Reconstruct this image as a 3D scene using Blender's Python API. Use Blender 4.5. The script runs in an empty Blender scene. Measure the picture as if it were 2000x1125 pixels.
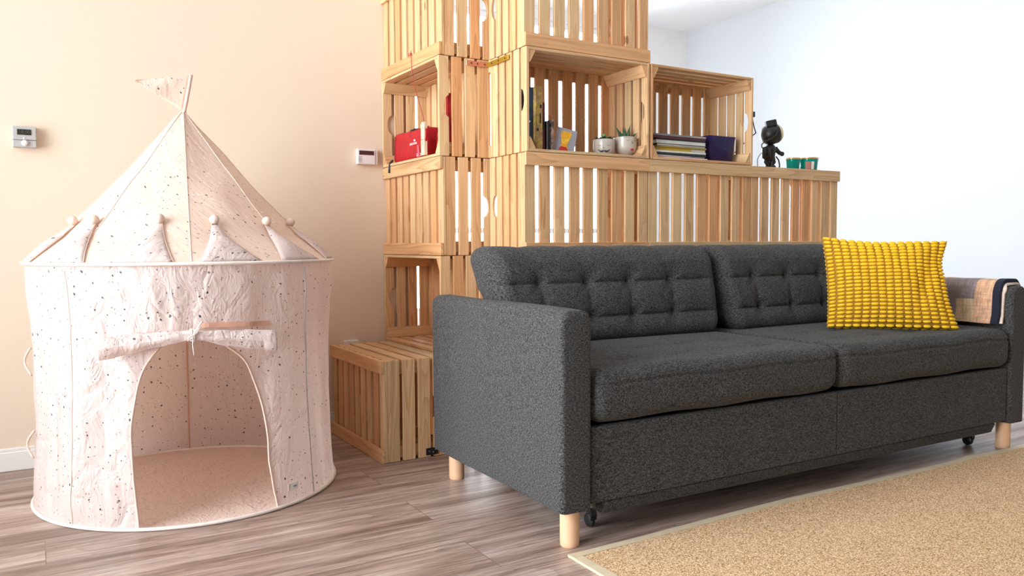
import bpy, bmesh, math, random
from mathutils import Vector, Matrix, noise
PI = math.pi
SC = bpy.context.scene
COL = SC.collection

# ------------------------------------------------------------------ camera
cam_pos = Vector((-1.2845, -2.0725, 0.666))
yaw, pitch, roll = math.radians(59.2418), math.radians(-3.1753), math.radians(-0.2848)
F_PX = 1573.46
fw = Vector((math.cos(pitch)*math.cos(yaw), math.cos(pitch)*math.sin(yaw), math.sin(pitch)))
rt = Vector((math.sin(yaw), -math.cos(yaw), 0)); up = rt.cross(fw)
rt2 = rt*math.cos(roll)+up*math.sin(roll); up2 = -rt*math.sin(roll)+up*math.cos(roll)
cd = bpy.data.cameras.new('camera'); cam = bpy.data.objects.new('camera', cd); COL.objects.link(cam)
cd.sensor_width = 36.0; cd.lens = F_PX/2000*36.0; cd.clip_start = 0.05
cam.matrix_world = Matrix(((rt2.x, up2.x, -fw.x, cam_pos.x), (rt2.y, up2.y, -fw.y, cam_pos.y), (rt2.z, up2.z, -fw.z, cam_pos.z), (0, 0, 0, 1)))
SC.camera = cam

# ------------------------------------------------------------------ world, daylight, exposure
w = bpy.data.worlds.new('world'); SC.world = w; w.use_nodes = True
bg = w.node_tree.nodes['Background']
bg.inputs['Color'].default_value = (0.87, 0.935, 1.0, 1); bg.inputs['Strength'].default_value = 11.5
SC.view_settings.view_transform = 'Standard'; SC.view_settings.look = 'None'
SC.view_settings.gamma = 1; SC.view_settings.use_curve_mapping = False
SC.view_settings.exposure = 0.42
SC.cycles.max_bounces = 10; SC.cycles.diffuse_bounces = 6; SC.cycles.transparent_max_bounces = 12
SC.cycles.use_denoising = True

T = .12
XL, XR, YF, YW, YB, ZC = -2.9, 3.96, -5.2, 0.7145, 3.56, 2.6
WIN1 = (-2.15, 0.40, 0.08, 2.46)     # Y0 Y1 Z0 Z1 in the left wall
WIN2 = (0.75, 3.20, 0.12, 2.50)     # X0 X1 Z0 Z1 in the back wall
FILL_WIN = (1.95, 3.38, 0.12, 2.42)     # Y0 Y1 Z0 Z1 of an added fill window in the nook wall, brightens the right wall
def portal(name, loc, rot, sx, sy):
    l = bpy.data.lights.new(name, 'AREA'); l.shape = 'RECTANGLE'; l.size = sx; l.size_y = sy
    l.cycles.is_portal = True
    o = bpy.data.objects.new(name, l); o.location = loc; o.rotation_euler = rot; COL.objects.link(o)
portal('window_portal', (XL-.11, (WIN1[0]+WIN1[1])/2, (WIN1[2]+WIN1[3])/2), (0, -PI/2, 0), WIN1[3]-WIN1[2], WIN1[1]-WIN1[0])
portal('window_portal', ((WIN2[0]+WIN2[1])/2, YB+.11, (WIN2[2]+WIN2[3])/2), (-PI/2, 0, 0), WIN2[1]-WIN2[0], WIN2[3]-WIN2[2])
portal('window_portal', (-.05-T-.01, (FILL_WIN[0]+FILL_WIN[1])/2, (FILL_WIN[2]+FILL_WIN[3])/2), (0, -PI/2, 0), FILL_WIN[3]-FILL_WIN[2], FILL_WIN[1]-FILL_WIN[0])  # portal of the added fill window

# ------------------------------------------------------------------ material helpers
def newmat(name):
    m = bpy.data.materials.new(name); m.use_nodes = True
    nt = m.node_tree; b = nt.nodes['Principled BSDF']
    return m, nt, b
def N(nt, t, **kw):
    n = nt.nodes.new(t)
    for k, v in kw.items():
        if k in n.inputs: n.inputs[k].default_value = v
        else: setattr(n, k, v)
    return n
def L(nt, a, b): nt.links.new(a, b)
def vmul(nt, vec, s):
    n = nt.nodes.new('ShaderNodeVectorMath'); n.operation = 'MULTIPLY'; L(nt, vec, n.inputs[0]); n.inputs[1].default_value = s
    return n.outputs[0]
def vadd(nt, a, b):
    n = nt.nodes.new('ShaderNodeVectorMath'); n.operation = 'ADD'; L(nt, a, n.inputs[0]); L(nt, b, n.inputs[1]); return n.outputs[0]
def mth(nt, op, a, b=None, c=None):
    n = nt.nodes.new('ShaderNodeMath'); n.operation = op
    for i, v in enumerate((a, b, c)):
        if v is None: continue
        if isinstance(v, (int, float)): n.inputs[i].default_value = v
        else: L(nt, v, n.inputs[i])
    return n.outputs[0]
def ramp(nt, fac, stops):
    n = nt.nodes.new('ShaderNodeValToRGB'); L(nt, fac, n.inputs[0])
    e = n.color_ramp.elements
    while len(e) < len(stops): e.new(0.5)
    for i, (p, c) in enumerate(stops):
        e[i].position = p; e[i].color = (*c, 1) if len(c) == 3 else c
    return n.outputs[0]
def mixc(nt, fac, a, b, mode='MIX'):
    n = nt.nodes.new('ShaderNodeMix'); n.data_type = 'RGBA'; n.blend_type = mode
    for i, v in ((0, fac), (6, a), (7, b)):
        if isinstance(v, (int, float)): n.inputs[i].default_value = v
        elif isinstance(v, tuple): n.inputs[i].default_value = (*v, 1)
        else: L(nt, v, n.inputs[i])
    return n.outputs[2]
def bump(nt, b, h, strength, dist):
    n = nt.nodes.new('ShaderNodeBump'); n.inputs['Strength'].default_value = strength; n.inputs['Distance'].default_value = dist
    L(nt, h, n.inputs['Height']); L(nt, n.outputs[0], b.inputs['Normal'])
def plain(name, col, rough=.5, metal=0, spec=.5, var=.06, scale=30, bumps=0):
    m, nt, b = newmat(name)
    tc = N(nt, 'ShaderNodeTexCoord'); nz = N(nt, 'ShaderNodeTexNoise', Scale=scale, Detail=3.0); L(nt, tc.outputs['Object'], nz.inputs['Vector'])
    dark = tuple(c*(1-var) for c in col); lite = tuple(min(1, c*(1+var)) for c in col)
    L(nt, ramp(nt, nz.outputs[0], [(.3, dark), (.7, lite)]), b.inputs['Base Color'])
    b.inputs['Roughness'].default_value = rough; b.inputs['Metallic'].default_value = metal
    b.inputs['Specular IOR Level'].default_value = spec
    if bumps: bump(nt, b, nz.outputs[0], bumps, .002)
    return m

def mat_pine():
    m, nt, b = newmat('pine_wood')
    uv = N(nt, 'ShaderNodeUVMap').outputs[0]
    at = N(nt, 'ShaderNodeAttribute', attribute_name='tint')
    sp = N(nt, 'ShaderNodeSeparateColor'); L(nt, at.outputs['Color'], sp.inputs[0])
    # fine streaks
    v1 = vmul(nt, uv, (2.2, 110, 1)); n1 = N(nt, 'ShaderNodeTexNoise', Scale=1.0, Detail=4.0, Roughness=.6); L(nt, v1, n1.inputs[0])
    # broad growth rings
    v2 = vmul(nt, uv, (1.6, 22, 1)); n2 = N(nt, 'ShaderNodeTexNoise', Scale=1.0, Detail=1.5); L(nt, v2, n2.inputs[0])
    ring = mth(nt, 'FRACT', mth(nt, 'MULTIPLY', n2.outputs[0], 9.0))
    ring = mth(nt, 'POWER', ring, 2.2)
    base = mixc(nt, sp.outputs[0], (.80, .54, .30), (.72, .345, .15))
    base = mixc(nt, mth(nt, 'MULTIPLY', sp.outputs[1], .55), base, (.58, .44, .25))
    dark = mixc(nt, 0.72, base, (.40, .17, .055))
    f = mth(nt, 'MULTIPLY', ring, mth(nt, 'MULTIPLY_ADD', sp.outputs[2], .62, .24))
    c = mixc(nt, f, base, dark)
    st = ramp(nt, n1.outputs[0], [(.35, (.80, .78, .74)), (.62, (1.05, 1.04, 1.02))])
    c = mixc(nt, .8, c, st, 'MULTIPLY')
    # knots
    v3 = vmul(nt, uv, (7, 16, 1)); vo = N(nt, 'ShaderNodeTexVoronoi', Scale=1.0); L(nt, v3, vo.inputs['Vector'])
    vs = N(nt, 'ShaderNodeSeparateColor'); L(nt, vo.outputs['Color'], vs.inputs[0])
    k = mth(nt, 'MULTIPLY', mth(nt, 'LESS_THAN', vo.outputs['Distance'], .10), mth(nt, 'GREATER_THAN', vs.outputs[0], .955))
    c = mixc(nt, mth(nt, 'MULTIPLY', k, .75), c, (.22, .09, .03))
    L(nt, c, b.inputs['Base Color']); b.inputs['Roughness'].default_value = .62
    b.inputs['Specular IOR Level'].default_value = .3
    bump(nt, b, n1.outputs[0], .25, .0006)
    return m

def mat_floor():
    m, nt, b = newmat('laminate_planks')
    tc = N(nt, 'ShaderNodeTexCoord').outputs['Object']
    br = N(nt, 'ShaderNodeTexBrick', offset=.37, squash=1.0)
    for k, v in (('Scale', 1.0), ('Mortar Size', .0011), ('Mortar Smooth', .3), ('Brick Width', 1.28), ('Row Height', .165), ('Bias', 0.0)): br.inputs[k].default_value = v
    br.inputs['Color1'].default_value = (0, 0, 0, 1); br.inputs['Color2'].default_value = (1, 1, 1, 1); br.inputs['Mortar'].default_value = (.5, .5, .5, 1)
    L(nt, tc, br.inputs['Vector'])
    bs = N(nt, 'ShaderNodeSeparateColor'); L(nt, br.outputs['Color'], bs.inputs[0]); rnd = bs.outputs[0]
    off = N(nt, 'ShaderNodeCombineXYZ'); L(nt, mth(nt, 'MULTIPLY', rnd, 37.0), off.inputs[0]); L(nt, mth(nt, 'MULTIPLY', rnd, 11.0), off.inputs[2])
    v = vadd(nt, tc, off.outputs[0])
    n1 = N(nt, 'ShaderNodeTexNoise', Scale=1.0, Detail=6.0, Roughness=.62, Distortion=.4); L(nt, vmul(nt, v, (1.6, 24, 1)), n1.inputs[0])
    n2 = N(nt, 'ShaderNodeTexNoise', Scale=1.0, Detail=3.0, Distortion=1.2); L(nt, vmul(nt, v, (.9, 6, 1)), n2.inputs[0])
    n3 = N(nt, 'ShaderNodeTexNoise', Scale=1.0, Detail=3.0); L(nt, vmul(nt, v, (7, 150, 1)), n3.inputs[0])
    c = ramp(nt, n1.outputs[0], [(.28, (.15, .092, .068)), (.44, (.31, .212, .168)), (.58, (.46, .345, .29)), (.76, (.62, .50, .44))])
    rg = mth(nt, 'FRACT', mth(nt, 'MULTIPLY', n2.outputs[0], 14.0))
    c = mixc(nt, mth(nt, 'MULTIPLY', mth(nt, 'POWER', rg, 3.0), .30), c, (.10, .06, .04))
    c = mixc(nt, .42, c, ramp(nt, n3.outputs[0], [(.35, (.35, .33, .32)), (.6, (1.25, 1.25, 1.25))]), 'MULTIPLY')
    c = mixc(nt, .22, c, ramp(nt, rnd, [(0, (.78, .76, .74)), (1, (1.22, 1.18, 1.16))]), 'MULTIPLY')
    c = mixc(nt, mth(nt, 'MULTIPLY', br.outputs['Fac'], .6), c, (.06, .04, .03))
    L(nt, c, b.inputs['Base Color'])
    L(nt, ramp(nt, n1.outputs[0], [(.3, (.42,)*3), (.7, (.30,)*3)]), b.inputs['Roughness'])
    b.inputs['Specular IOR Level'].default_value = .45
    bump(nt, b, n3.outputs[0], .15, .0006)
    return m

def mat_fabric(name, dark, lite, scale=420, b_s=.5, sheen=.0):
    m, nt, b = newmat(name)
    tc = N(nt, 'ShaderNodeTexCoord').outputs['Object']
    a = N(nt, 'ShaderNodeTexNoise', Scale=scale, Detail=2.0, Roughness=.7); L(nt, vmul(nt, tc, (1, 1, .33)), a.inputs[0])
    c_ = N(nt, 'ShaderNodeTexNoise', Scale=scale*.8, Detail=2.0, Roughness=.7); L(nt, vmul(nt, tc, (.3, .3, 1)), c_.inputs[0])
    f = mth(nt, 'MULTIPLY', mth(nt, 'ADD', a.outputs[0], c_.outputs[0]), .5)
    mid = tuple(.6*x+.4*y for x, y in zip(dark, lite))
    L(nt, ramp(nt, f, [(.38, dark), (.5, mid), (.62, lite)]), b.inputs['Base Color'])
    b.inputs['Roughness'].default_value = .9; b.inputs['Specular IOR Level'].default_value = .15
    b.inputs['Sheen Weight'].default_value = sheen; b.inputs['Sheen Roughness'].default_value = .5
    bump(nt, b, f, b_s, .0015)
    return m

def mat_tent(name, base, dens=1.0, transl=.25, bs=.5):
    m, nt, b = newmat(name)
    uv = N(nt, 'ShaderNodeUVMap').outputs[0]
    wob = N(nt, 'ShaderNodeTexNoise', Scale=160.0, Detail=1.0); L(nt, uv, wob.inputs[0])
    u2 = vadd(nt, uv, vmul(nt, wob.outputs['Color'], (.005, .005, 0)))
    c = base
    for sc, th, rr, col in ((38, .095, .66, (.040, .044, .055)), (52, .09, .76, (.50, .30, .22)), (46, .085, .82, (.36, .32, .33)), (66, .085, .84, (.06, .06, .07)), (44, .12, .82, (.93, .86, .82))):
        vo = N(nt, 'ShaderNodeTexVoronoi', Scale=sc*dens); vo.voronoi_dimensions = '2D'
        L(nt, vadd(nt, u2, N2(nt, (sc*.37, sc*.11, 0))), vo.inputs['Vector'])
        vs = N(nt, 'ShaderNodeSeparateColor'); L(nt, vo.outputs['Color'], vs.inputs[0])
        size = mth(nt, 'MULTIPLY_ADD', vs.outputs[1], th*.8, th*.45)
        k = mth(nt, 'MULTIPLY', mth(nt, 'LESS_THAN', vo.outputs['Distance'], size), mth(nt, 'GREATER_THAN', vs.outputs[0], rr))
        c = mixc(nt, mth(nt, 'MULTIPLY', k, .92), c, col)
    L(nt, c, b.inputs['Base Color']) if not isinstance(c, tuple) else None
    b.inputs['Roughness'].default_value = .42; b.inputs['Specular IOR Level'].default_value = .45
    b.inputs['Sheen Weight'].default_value = .25
    # creases
    n1 = N(nt, 'ShaderNodeTexNoise', Scale=9.0, Detail=3.0, Roughness=.5, Distortion=1.3); L(nt, vmul(nt, uv, (1.0, .55, 1)), n1.inputs[0])
    v1 = N(nt, 'ShaderNodeTexVoronoi', Scale=7.0); v1.voronoi_dimensions = '2D'; v1.feature = 'DISTANCE_TO_EDGE'
    L(nt, vadd(nt, uv, vmul(nt, n1.outputs['Color'], (.12, .12, 0))), v1.inputs['Vector'])
    e = ramp(nt, v1.outputs[0], [(0, (0, 0, 0)), (.12, (1, 1, 1))])
    n4 = N(nt, 'ShaderNodeTexNoise', Scale=26.0, Detail=2.0, Roughness=.5, Distortion=2.0); L(nt, vmul(nt, uv, (1.0, .5, 1)), n4.inputs[0])
    rid = mth(nt, 'ABSOLUTE', mth(nt, 'SUBTRACT', n4.outputs[0], .5))
    h = mth(nt, 'ADD', mth(nt, 'ADD', mth(nt, 'MULTIPLY', e, .30), n1.outputs[0]), mth(nt, 'MULTIPLY', rid, .9))
    bump(nt, b, h, bs, .010)
    if transl:
        tr = N(nt, 'ShaderNodeBsdfTranslucent'); L(nt, c, tr.inputs[0])
        mx = N(nt, 'ShaderNodeMixShader'); mx.inputs[0].default_value = transl
        L(nt, b.outputs[0], mx.inputs[1]); L(nt, tr.outputs[0], mx.inputs[2])
        L(nt, mx.outputs[0], nt.nodes['Material Output'].inputs[0])
    return m
def N2(nt, v):
    n = nt.nodes.new('ShaderNodeCombineXYZ')
    for i in range(3): n.inputs[i].default_value = v[i]
    return n.outputs[0]

def mat_rug():
    m, nt, b = newmat('sisal_weave')
    tc = N(nt, 'ShaderNodeTexCoord').outputs['Object']
    a = N(nt, 'ShaderNodeTexNoise', Scale=280.0, Detail=2.0, Roughness=.7); L(nt, vmul(nt, tc, (1, 1.4, 1)), a.inputs[0])
    n2 = N(nt, 'ShaderNodeTexNoise', Scale=3.0, Detail=3.0); L(nt, tc, n2.inputs[0])
    c = ramp(nt, a.outputs[0], [(.36, (.26, .135, .06)), (.5, (.70, .445, .245)), (.62, (.95, .71, .46))])
    c = mixc(nt, .25, c, ramp(nt, n2.outputs[0], [(.3, (.9, .88, .85)), (.7, (1.1, 1.1, 1.1))]), 'MULTIPLY')
    L(nt, c, b.inputs['Base Color']); b.inputs['Roughness'].default_value = .9; b.inputs['Specular IOR Level'].default_value = .1
    bump(nt, b, a.outputs[0], .8, .003)
    return m

def mat_wall(name, col, col2=None):
    m, nt, b = newmat(name)
    tc = N(nt, 'ShaderNodeTexCoord').outputs['Object']
    a = N(nt, 'ShaderNodeTexNoise', Scale=90.0, Detail=4.0); L(nt, tc, a.inputs[0])
    n2 = N(nt, 'ShaderNodeTexNoise', Scale=1.2, Detail=2.0); L(nt, tc, n2.inputs[0])
    c2 = col2 or tuple(x*.985 for x in col)
    L(nt, mixc(nt, n2.outputs[0], col, c2), b.inputs['Base Color'])
    b.inputs['Roughness'].default_value = .85; b.inputs['Specular IOR Level'].default_value = .2
    bump(nt, b, a.outputs[0], .08, .001)
    return m

def mat_glass(name):
    m, nt, b = newmat(name)
    nt.nodes.remove(b)
    fr = N(nt, 'ShaderNodeFresnel', IOR=1.45); t = N(nt, 'ShaderNodeBsdfTransparent'); g = N(nt, 'ShaderNodeBsdfGlossy', Roughness=.02)
    mx = N(nt, 'ShaderNodeMixShader'); L(nt, fr.outputs[0], mx.inputs[0]); L(nt, t.outputs[0], mx.inputs[1]); L(nt, g.outputs[0], mx.inputs[2])
    L(nt, mx.outputs[0], nt.nodes['Material Output'].inputs[0])
    return m
def mat_tinted(name, col, alpha, rough=.15):
    m, nt, b = newmat(name)
    b.inputs['Base Color'].default_value = (*col, 1); b.inputs['Roughness'].default_value = rough
    t = N(nt, 'ShaderNodeBsdfTransparent'); t.inputs[0].default_value = (*[min(1, c*3+.25) for c in col], 1)
    mx = N(nt, 'ShaderNodeMixShader'); mx.inputs[0].default_value = alpha
    L(nt, t.outputs[0], mx.inputs[1]); L(nt, b.outputs[0], mx.inputs[2]); L(nt, mx.outputs[0], nt.nodes['Material Output'].inputs[0])
    return m

M = {}
M['pine'] = mat_pine(); M['floor'] = mat_floor(); M['rug'] = mat_rug()
M['sofa'] = mat_fabric('charcoal_melange', (.0032, .003, .0028), (.128, .124, .120), 680, .7, .05)
M['sofa_under'] = plain('black_lining', (.012, .012, .012), .8)
M['leg'] = plain('beech_leg', (.74, .45, .27), .4, var=.1, scale=12)
M['tent'] = mat_tent('terrazzo_print_cotton', (.84, .725, .675), transl=.45, bs=.7)
M['tentroof'] = mat_tent('terrazzo_print_roof', (.79, .59, .47), transl=.2, bs=.28)
M['tentmat'] = mat_tent('terrazzo_print_mat', (.74, .54, .43), 1.5, 0)
M['trim'] = plain('blush_binding', (.74, .53, .43), .7)
M['piping'] = plain('cream_binding', (.84, .73, .65), .6)
M['seam'] = plain('seam_thread', (.78, .62, .51), .7)
M['ballcloth'] = plain('ball_cloth', (.74, .56, .45), .8, bumps=.6)
M['band'] = plain('terracotta_band', (.62, .32, .22), .7)
M['pole'] = plain('grey_pole_sleeve', (.55, .50, .47), .6)
M['wallwarm'] = mat_wall('cream_paint', (.78, .65, .51), (.78, .64, .50))
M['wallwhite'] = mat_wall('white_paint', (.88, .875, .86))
M['wallfar'] = mat_wall('fill_cutting_taupe', (.42, .39, .36))  # unseen front wall, coloured dark to cut bounce light on front faces
M['wallright'] = mat_wall('white_paint_daylight_toned', (.575, .60, .625))  # white wall; bluish daylight and its dimming put into the colour
M['ceil'] = mat_wall('ceiling_paint', (.88, .90, .91))
M['base'] = plain('white_gloss', (.84, .82, .78), .4, var=.01)
M['frame'] = plain('window_frame', (.82, .83, .84), .4, var=.01)
M['glass'] = mat_glass('window_glass')
M['mustard'] = plain('mustard_cloth', (.34, .165, .010), .9, var=.15, scale=200)
M['bobble'] = plain('yellow_bobble', (.86, .52, .012), .75, var=.12, scale=60, bumps=.3)
M['black'] = plain('black_plastic', (.012, .012, .013), .35, var=.1)
M['blacksoft'] = plain('black_rubber', (.02, .02, .022), .6, var=.1)
M['red'] = plain('red_nylon', (.42, .004, .010), .55, var=.12, scale=40, bumps=.4)
M['redd'] = plain('dark_red_nylon', (.22, .006, .012), .6)
M['pinkpack'] = plain('pink_packet', (.75, .08, .12), .35)
M['white'] = plain('white_print', (.85, .85, .85), .5, var=.01)
M['redcord'] = plain('red_cord', (.35, .03, .03), .7)
M['lime'] = plain('pale_beech', (.78, .60, .40), .55, var=.08, scale=15)
M['plast'] = plain('thermostat_plastic', (.46, .44, .42), .45, var=.02)
M['plastw'] = plain('thermostat_white', (.80, .76, .74), .4, var=.02)
M['lcd'] = plain('lcd_dark', (.03, .03, .022), .2)
M['lcdseg'] = plain('lcd_segment', (.10, .10, .08), .3)
M['lcdr'] = plain('lcd_brown', (.06, .030, .028), .25)
M['line'] = plain('grey_line', (.28, .26, .25), .5)
M['copper'] = plain('copper_plate', (.62, .27, .20), .35, .75)
M['brass'] = plain('brass_plate', (.60, .42, .06), .35, .8)
M['screw'] = plain('screw_head', (.16, .07, .05), .4, .8)
M['steel'] = plain('steel', (.45, .45, .45), .35, .9)
M['navy'] = plain('navy_binding', (.004, .008, .022), .85)
M['cream'] = plain('cream_fleece', (.72, .58, .47), .9, var=.12, scale=60)
M['ceramic'] = plain('cream_ceramic', (.50, .44, .37), .25, var=.03)
M['ink'] = plain('black_ink', (.01, .01, .01), .4)
M['lash'] = plain('brown_ink', (.22, .14, .10), .5)
M['lip'] = plain('lip_red', (.40, .008, .03), .4)
M['leaf'] = plain('succulent_green', (.030, .085, .035), .5, var=.4, scale=60)
M['leafd'] = plain('dark_succulent', (.018, .035, .022), .5, var=.4, scale=60)
M['cactus'] = plain('cactus_green', (.22, .34, .10), .5, var=.2)
M['soil'] = plain('soil', (.04, .025, .015), .95, var=.4, scale=200)
M['teal'] = mat_tinted('teal_glass', (.0, .30, .24), .75, .08)
M['wax'] = plain('candle_wax', (.42, .17, .12), .6)
M['gold'] = plain('gold_rim', (.72, .50, .26), .25, .8)
M['purple'] = mat_tinted('smoky_purple_plastic', (.030, .018, .10), .74, .08)
M['visor'] = plain('gold_visor', (.75, .66, .36), .25, .1)
M['paper'] = plain('paper_pages', (.78, .74, .66), .8)

def mat_blanket():
    m, nt, b = newmat('patchwork_plaid')
    uv = N(nt, 'ShaderNodeUVMap').outputs[0]
    v = vmul(nt, uv, (13, 17, 1))
    fl = nt.nodes.new('ShaderNodeVectorMath'); fl.operation = 'FLOOR'; L(nt, v, fl.inputs[0])
    wn = N(nt, 'ShaderNodeTexWhiteNoise'); wn.noise_dimensions = '2D'; L(nt, fl.outputs[0], wn.inputs['Vector'])
    c = ramp(nt, wn.outputs[0], [(0, (.56, .44, .29)), (.3, (.62, .50, .38)), (.5, (.24, .21, .23)), (.68, (.60, .38, .25)), (1, (.50, .46, .32))])
    nt.nodes[c.node.name].color_ramp.interpolation = 'CONSTANT'
    n = N(nt, 'ShaderNodeTexNoise', Scale=1.0, Detail=4.0, Roughness=.7); L(nt, vmul(nt, uv, (18, 130, 1)), n.inputs[0])
    n2 = N(nt, 'ShaderNodeTexNoise', Scale=1.0, Detail=4.0, Roughness=.7); L(nt, vmul(nt, uv, (140, 14, 1)), n2.inputs[0])
    c = mixc(nt, .6, c, ramp(nt, n.outputs[0], [(.35, (.60, .55, .52)), (.6, (1.5, 1.42, 1.3))]), 'MULTIPLY')
    c = mixc(nt, .5, c, ramp(nt, n2.outputs[0], [(.35, (.65, .55, .50)), (.6, (1.4, 1.34, 1.25))]), 'MULTIPLY')
    L(nt, c, b.inputs['Base Color']); b.inputs['Roughness'].default_value = .9
    bump(nt, b, n2.outputs[0], .4, .002)
    return m
M['blanket'] = mat_blanket()

# ------------------------------------------------------------------ mesh helpers
class MB:
    def __init__(s): s.v = []; s.f = []; s.uv = []; s.mi = []; s.t = []
    def vert(s, p): s.v.append(tuple(p)); return len(s.v)-1
    def face(s, idx, uv=None, mi=0, t=(.5, .5, .5)):
        s.f.append(tuple(idx)); s.uv.append(uv or [(s.v[i][0]+.37*s.v[i][1], s.v[i][2]+.21*s.v[i][1]) for i in idx]); s.mi.append(mi); s.t.append(t)
    def box(s, lo, hi, mi=0, rng=None):
        lo = Vector(lo); hi = Vector(hi); d = hi-lo; ax = max(range(3), key=lambda i: d[i])
        o = [(i, j) for i in range(3) for j in range(3)]
        b = len(s.v)
        for k in range(8): s.v.append((hi.x if k & 1 else lo.x, hi.y if k & 2 else lo.y, hi.z if k & 4 else lo.z))
        if rng: ou, ov, t = rng.uniform(0, 50), rng.uniform(0, 50), (rng.random(), rng.random(), rng.random())
        else: ou = ov = 0; t = (.5, .5, .5)
        oth = [i for i in range(3) if i != ax]
        for q in ((0, 2, 3, 1), (4, 5, 7, 6), (0, 1, 5, 4), (2, 6, 7, 3), (0, 4, 6, 2), (1, 3, 7, 5)):
            idx = [b+i for i in q]
            s.face(idx, [(s.v[i][ax]+ou, s.v[i][oth[0]]+s.v[i][oth[1]]*.9+ov) for i in idx], mi, t)
    def poly(s, pts, ax, a0, a1, mi=0, rng=None, long_u=0):
        """prism: 2D polygon pts in the two axes other than ax, from a0 to a1 along ax"""
        oth = [i for i in range(3) if i != ax]
        def P(p, a):
            r = [0, 0, 0]; r[ax] = a; r[oth[0]] = p[0]; r[oth[1]] = p[1]; return tuple(r)
        b = len(s.v); n = len(pts)
        for p in pts: s.v.append(P(p, a0))
        for p in pts: s.v.append(P(p, a1))
        if rng: ou, ov, t = rng.uniform(0, 50), rng.uniform(0, 50), (rng.random(), rng.random(), rng.random())
        else: ou = ov = 0; t = (.5, .5, .5)
        L_ = [oth[0], oth[1], ax][long_u]; rest = [i for i in range(3) if i != L_]
        def U(i): q = s.v[i]; return (q[L_]+ou, q[rest[0]]+q[rest[1]]*.9+ov)
        fs = [tuple(range(b, b+n)), tuple(range(b+2*n-1, b+n-1, -1))]
        for i in range(n): j = (i+1) % n; fs.append((b+i, b+n+i, b+n+j, b+j))
        for q in fs: s.face(q, [U(i) for i in q], mi, t)
    def tube(s, path, r, seg=8, mi=0, cap=True, closed=False):
        path = [Vector(p) for p in path]; n = len(path); rings = []
        prev = None
        for i, p in enumerate(path):
            if closed: tg = (path[(i+1) % n]-path[i-1]).normalized()
            else: tg = (path[min(i+1, n-1)]-path[max(i-1, 0)]).normalized()
            if prev is None:
                a = Vector((0, 0, 1)) if abs(tg.z) < .9 else Vector((1, 0, 0))
                nr = tg.cross(a).normalized()
            else:
                nr = (prev-tg*prev.dot(tg)).normalized()
            prev = nr; bn = tg.cross(nr)
            rr = r[i] if isinstance(r, (list, tuple)) else r
            rings.append([s.vert(p+nr*math.cos(2*PI*k/seg)*rr+bn*math.sin(2*PI*k/seg)*rr) for k in range(seg)])
        m = n if closed else n-1
        for i in range(m):
            A, B = rings[i], rings[(i+1) % n]
            for k in range(seg): s.face((A[k], A[(k+1) % seg], B[(k+1) % seg], B[k]), None, mi)
        if cap and not closed: s.face(rings[0][::-1], None, mi); s.face(rings[-1], None, mi)
    def lathe(s, prof, seg=24, c=(0, 0, 0), mi=0, axis=None):
        """prof list of (r,z); poles allowed"""
        rings = []
        Mx = axis or Matrix.Identity(3)
        for r, z in prof:
            if r < 1e-6: rings.append([s.vert(Vector(c)+Mx @ Vector((0, 0, z)))])
            else: rings.append([s.vert(Vector(c)+Mx @ Vector((r*math.cos(2*PI*k/seg), r*math.sin(2*PI*k/seg), z))) for k in range(seg)])
        for A, B in zip(rings, rings[1:]):
            for k in range(seg):
                k2 = (k+1) % seg
                if len(A) == 1 and len(B) == 1: continue
                if len(A) == 1: s.face((A[0], B[k2], B[k]), None, mi)
                elif len(B) == 1: s.face((A[k], A[k2], B[0]), None, mi)
                else: s.face((A[k], A[k2], B[k2], B[k]), None, mi)
    def ball(s, c, r, seg=12, rings=8, mi=0, axis=None):
        rx = r if isinstance(r, (tuple, list)) else (r, r, r)
        Mx = (axis or Matrix.Identity(3)) @ Matrix.Diagonal(rx)
        s.lathe([(math.sin(PI*i/rings), -math.cos(PI*i/rings)) for i in range(rings+1)], seg, c, mi, Mx)
    def grid(s, fn, nu, nv, uvf=None, mi=0, flip=False, keep=None, t=(.5, .5, .5)):
        ids = [[s.vert(fn(i/nu, j/nv)) for j in range(nv+1)] for i in range(nu+1)]
        for i in range(nu):
            for j in range(nv):
                if keep and not keep((i+.5)/nu, (j+.5)/nv): continue
                q = [(i, j), (i+1, j), (i+1, j+1), (i, j+1)]
                if flip: q = q[::-1]
                s.face([ids[a][b] for a, b in q], [uvf(a/nu, b/nv) for a, b in q] if uvf else None, mi, t)
    def build(s, name, mats, parent=None, smooth=False, bevel=0, solid=0, loc=(0, 0, 0), rot=(0, 0, 0), auto=None, segs=1):
        me = bpy.data.meshes.new(name)
        me.from_pydata(s.v, [], s.f)
        if not isinstance(mats, (list, tuple)): mats = [mats]
        for m in mats: me.materials.append(m)
        me.polygons.foreach_set('material_index', s.mi)
        uvl = me.uv_layers.new(name='UVMap'); fl = []
        for u in s.uv:
            for a in u: fl += [a[0], a[1]]
        uvl.data.foreach_set('uv', fl)
        ca = me.color_attributes.new('tint', 'FLOAT_COLOR', 'CORNER'); cl = []
        for f, t in zip(s.f, s.t):
            cl += [t[0], t[1], t[2], 1.0]*len(f)
        ca.data.foreach_set('color', cl)
        if smooth: me.polygons.foreach_set('use_smooth', [True]*len(me.polygons))
        me.update()
        if auto is not None:
            me.polygons.foreach_set('use_smooth', [True]*len(me.polygons)); me.set_sharp_from_angle(angle=math.radians(auto))
        o = bpy.data.objects.new(name, me); COL.objects.link(o); o.location = loc; o.rotation_euler = rot
        if parent is not None: o.parent = parent
        if solid:
            md = o.modifiers.new('solidify', 'SOLIDIFY'); md.thickness = solid; md.offset = 0
        if bevel:
            md = o.modifiers.new('bevel', 'BEVEL'); md.width = bevel; md.segments = segs; md.limit_method = 'ANGLE'; md.angle_limit = math.radians(40)
            if segs > 1: md.harden_normals = False
        return o

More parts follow.
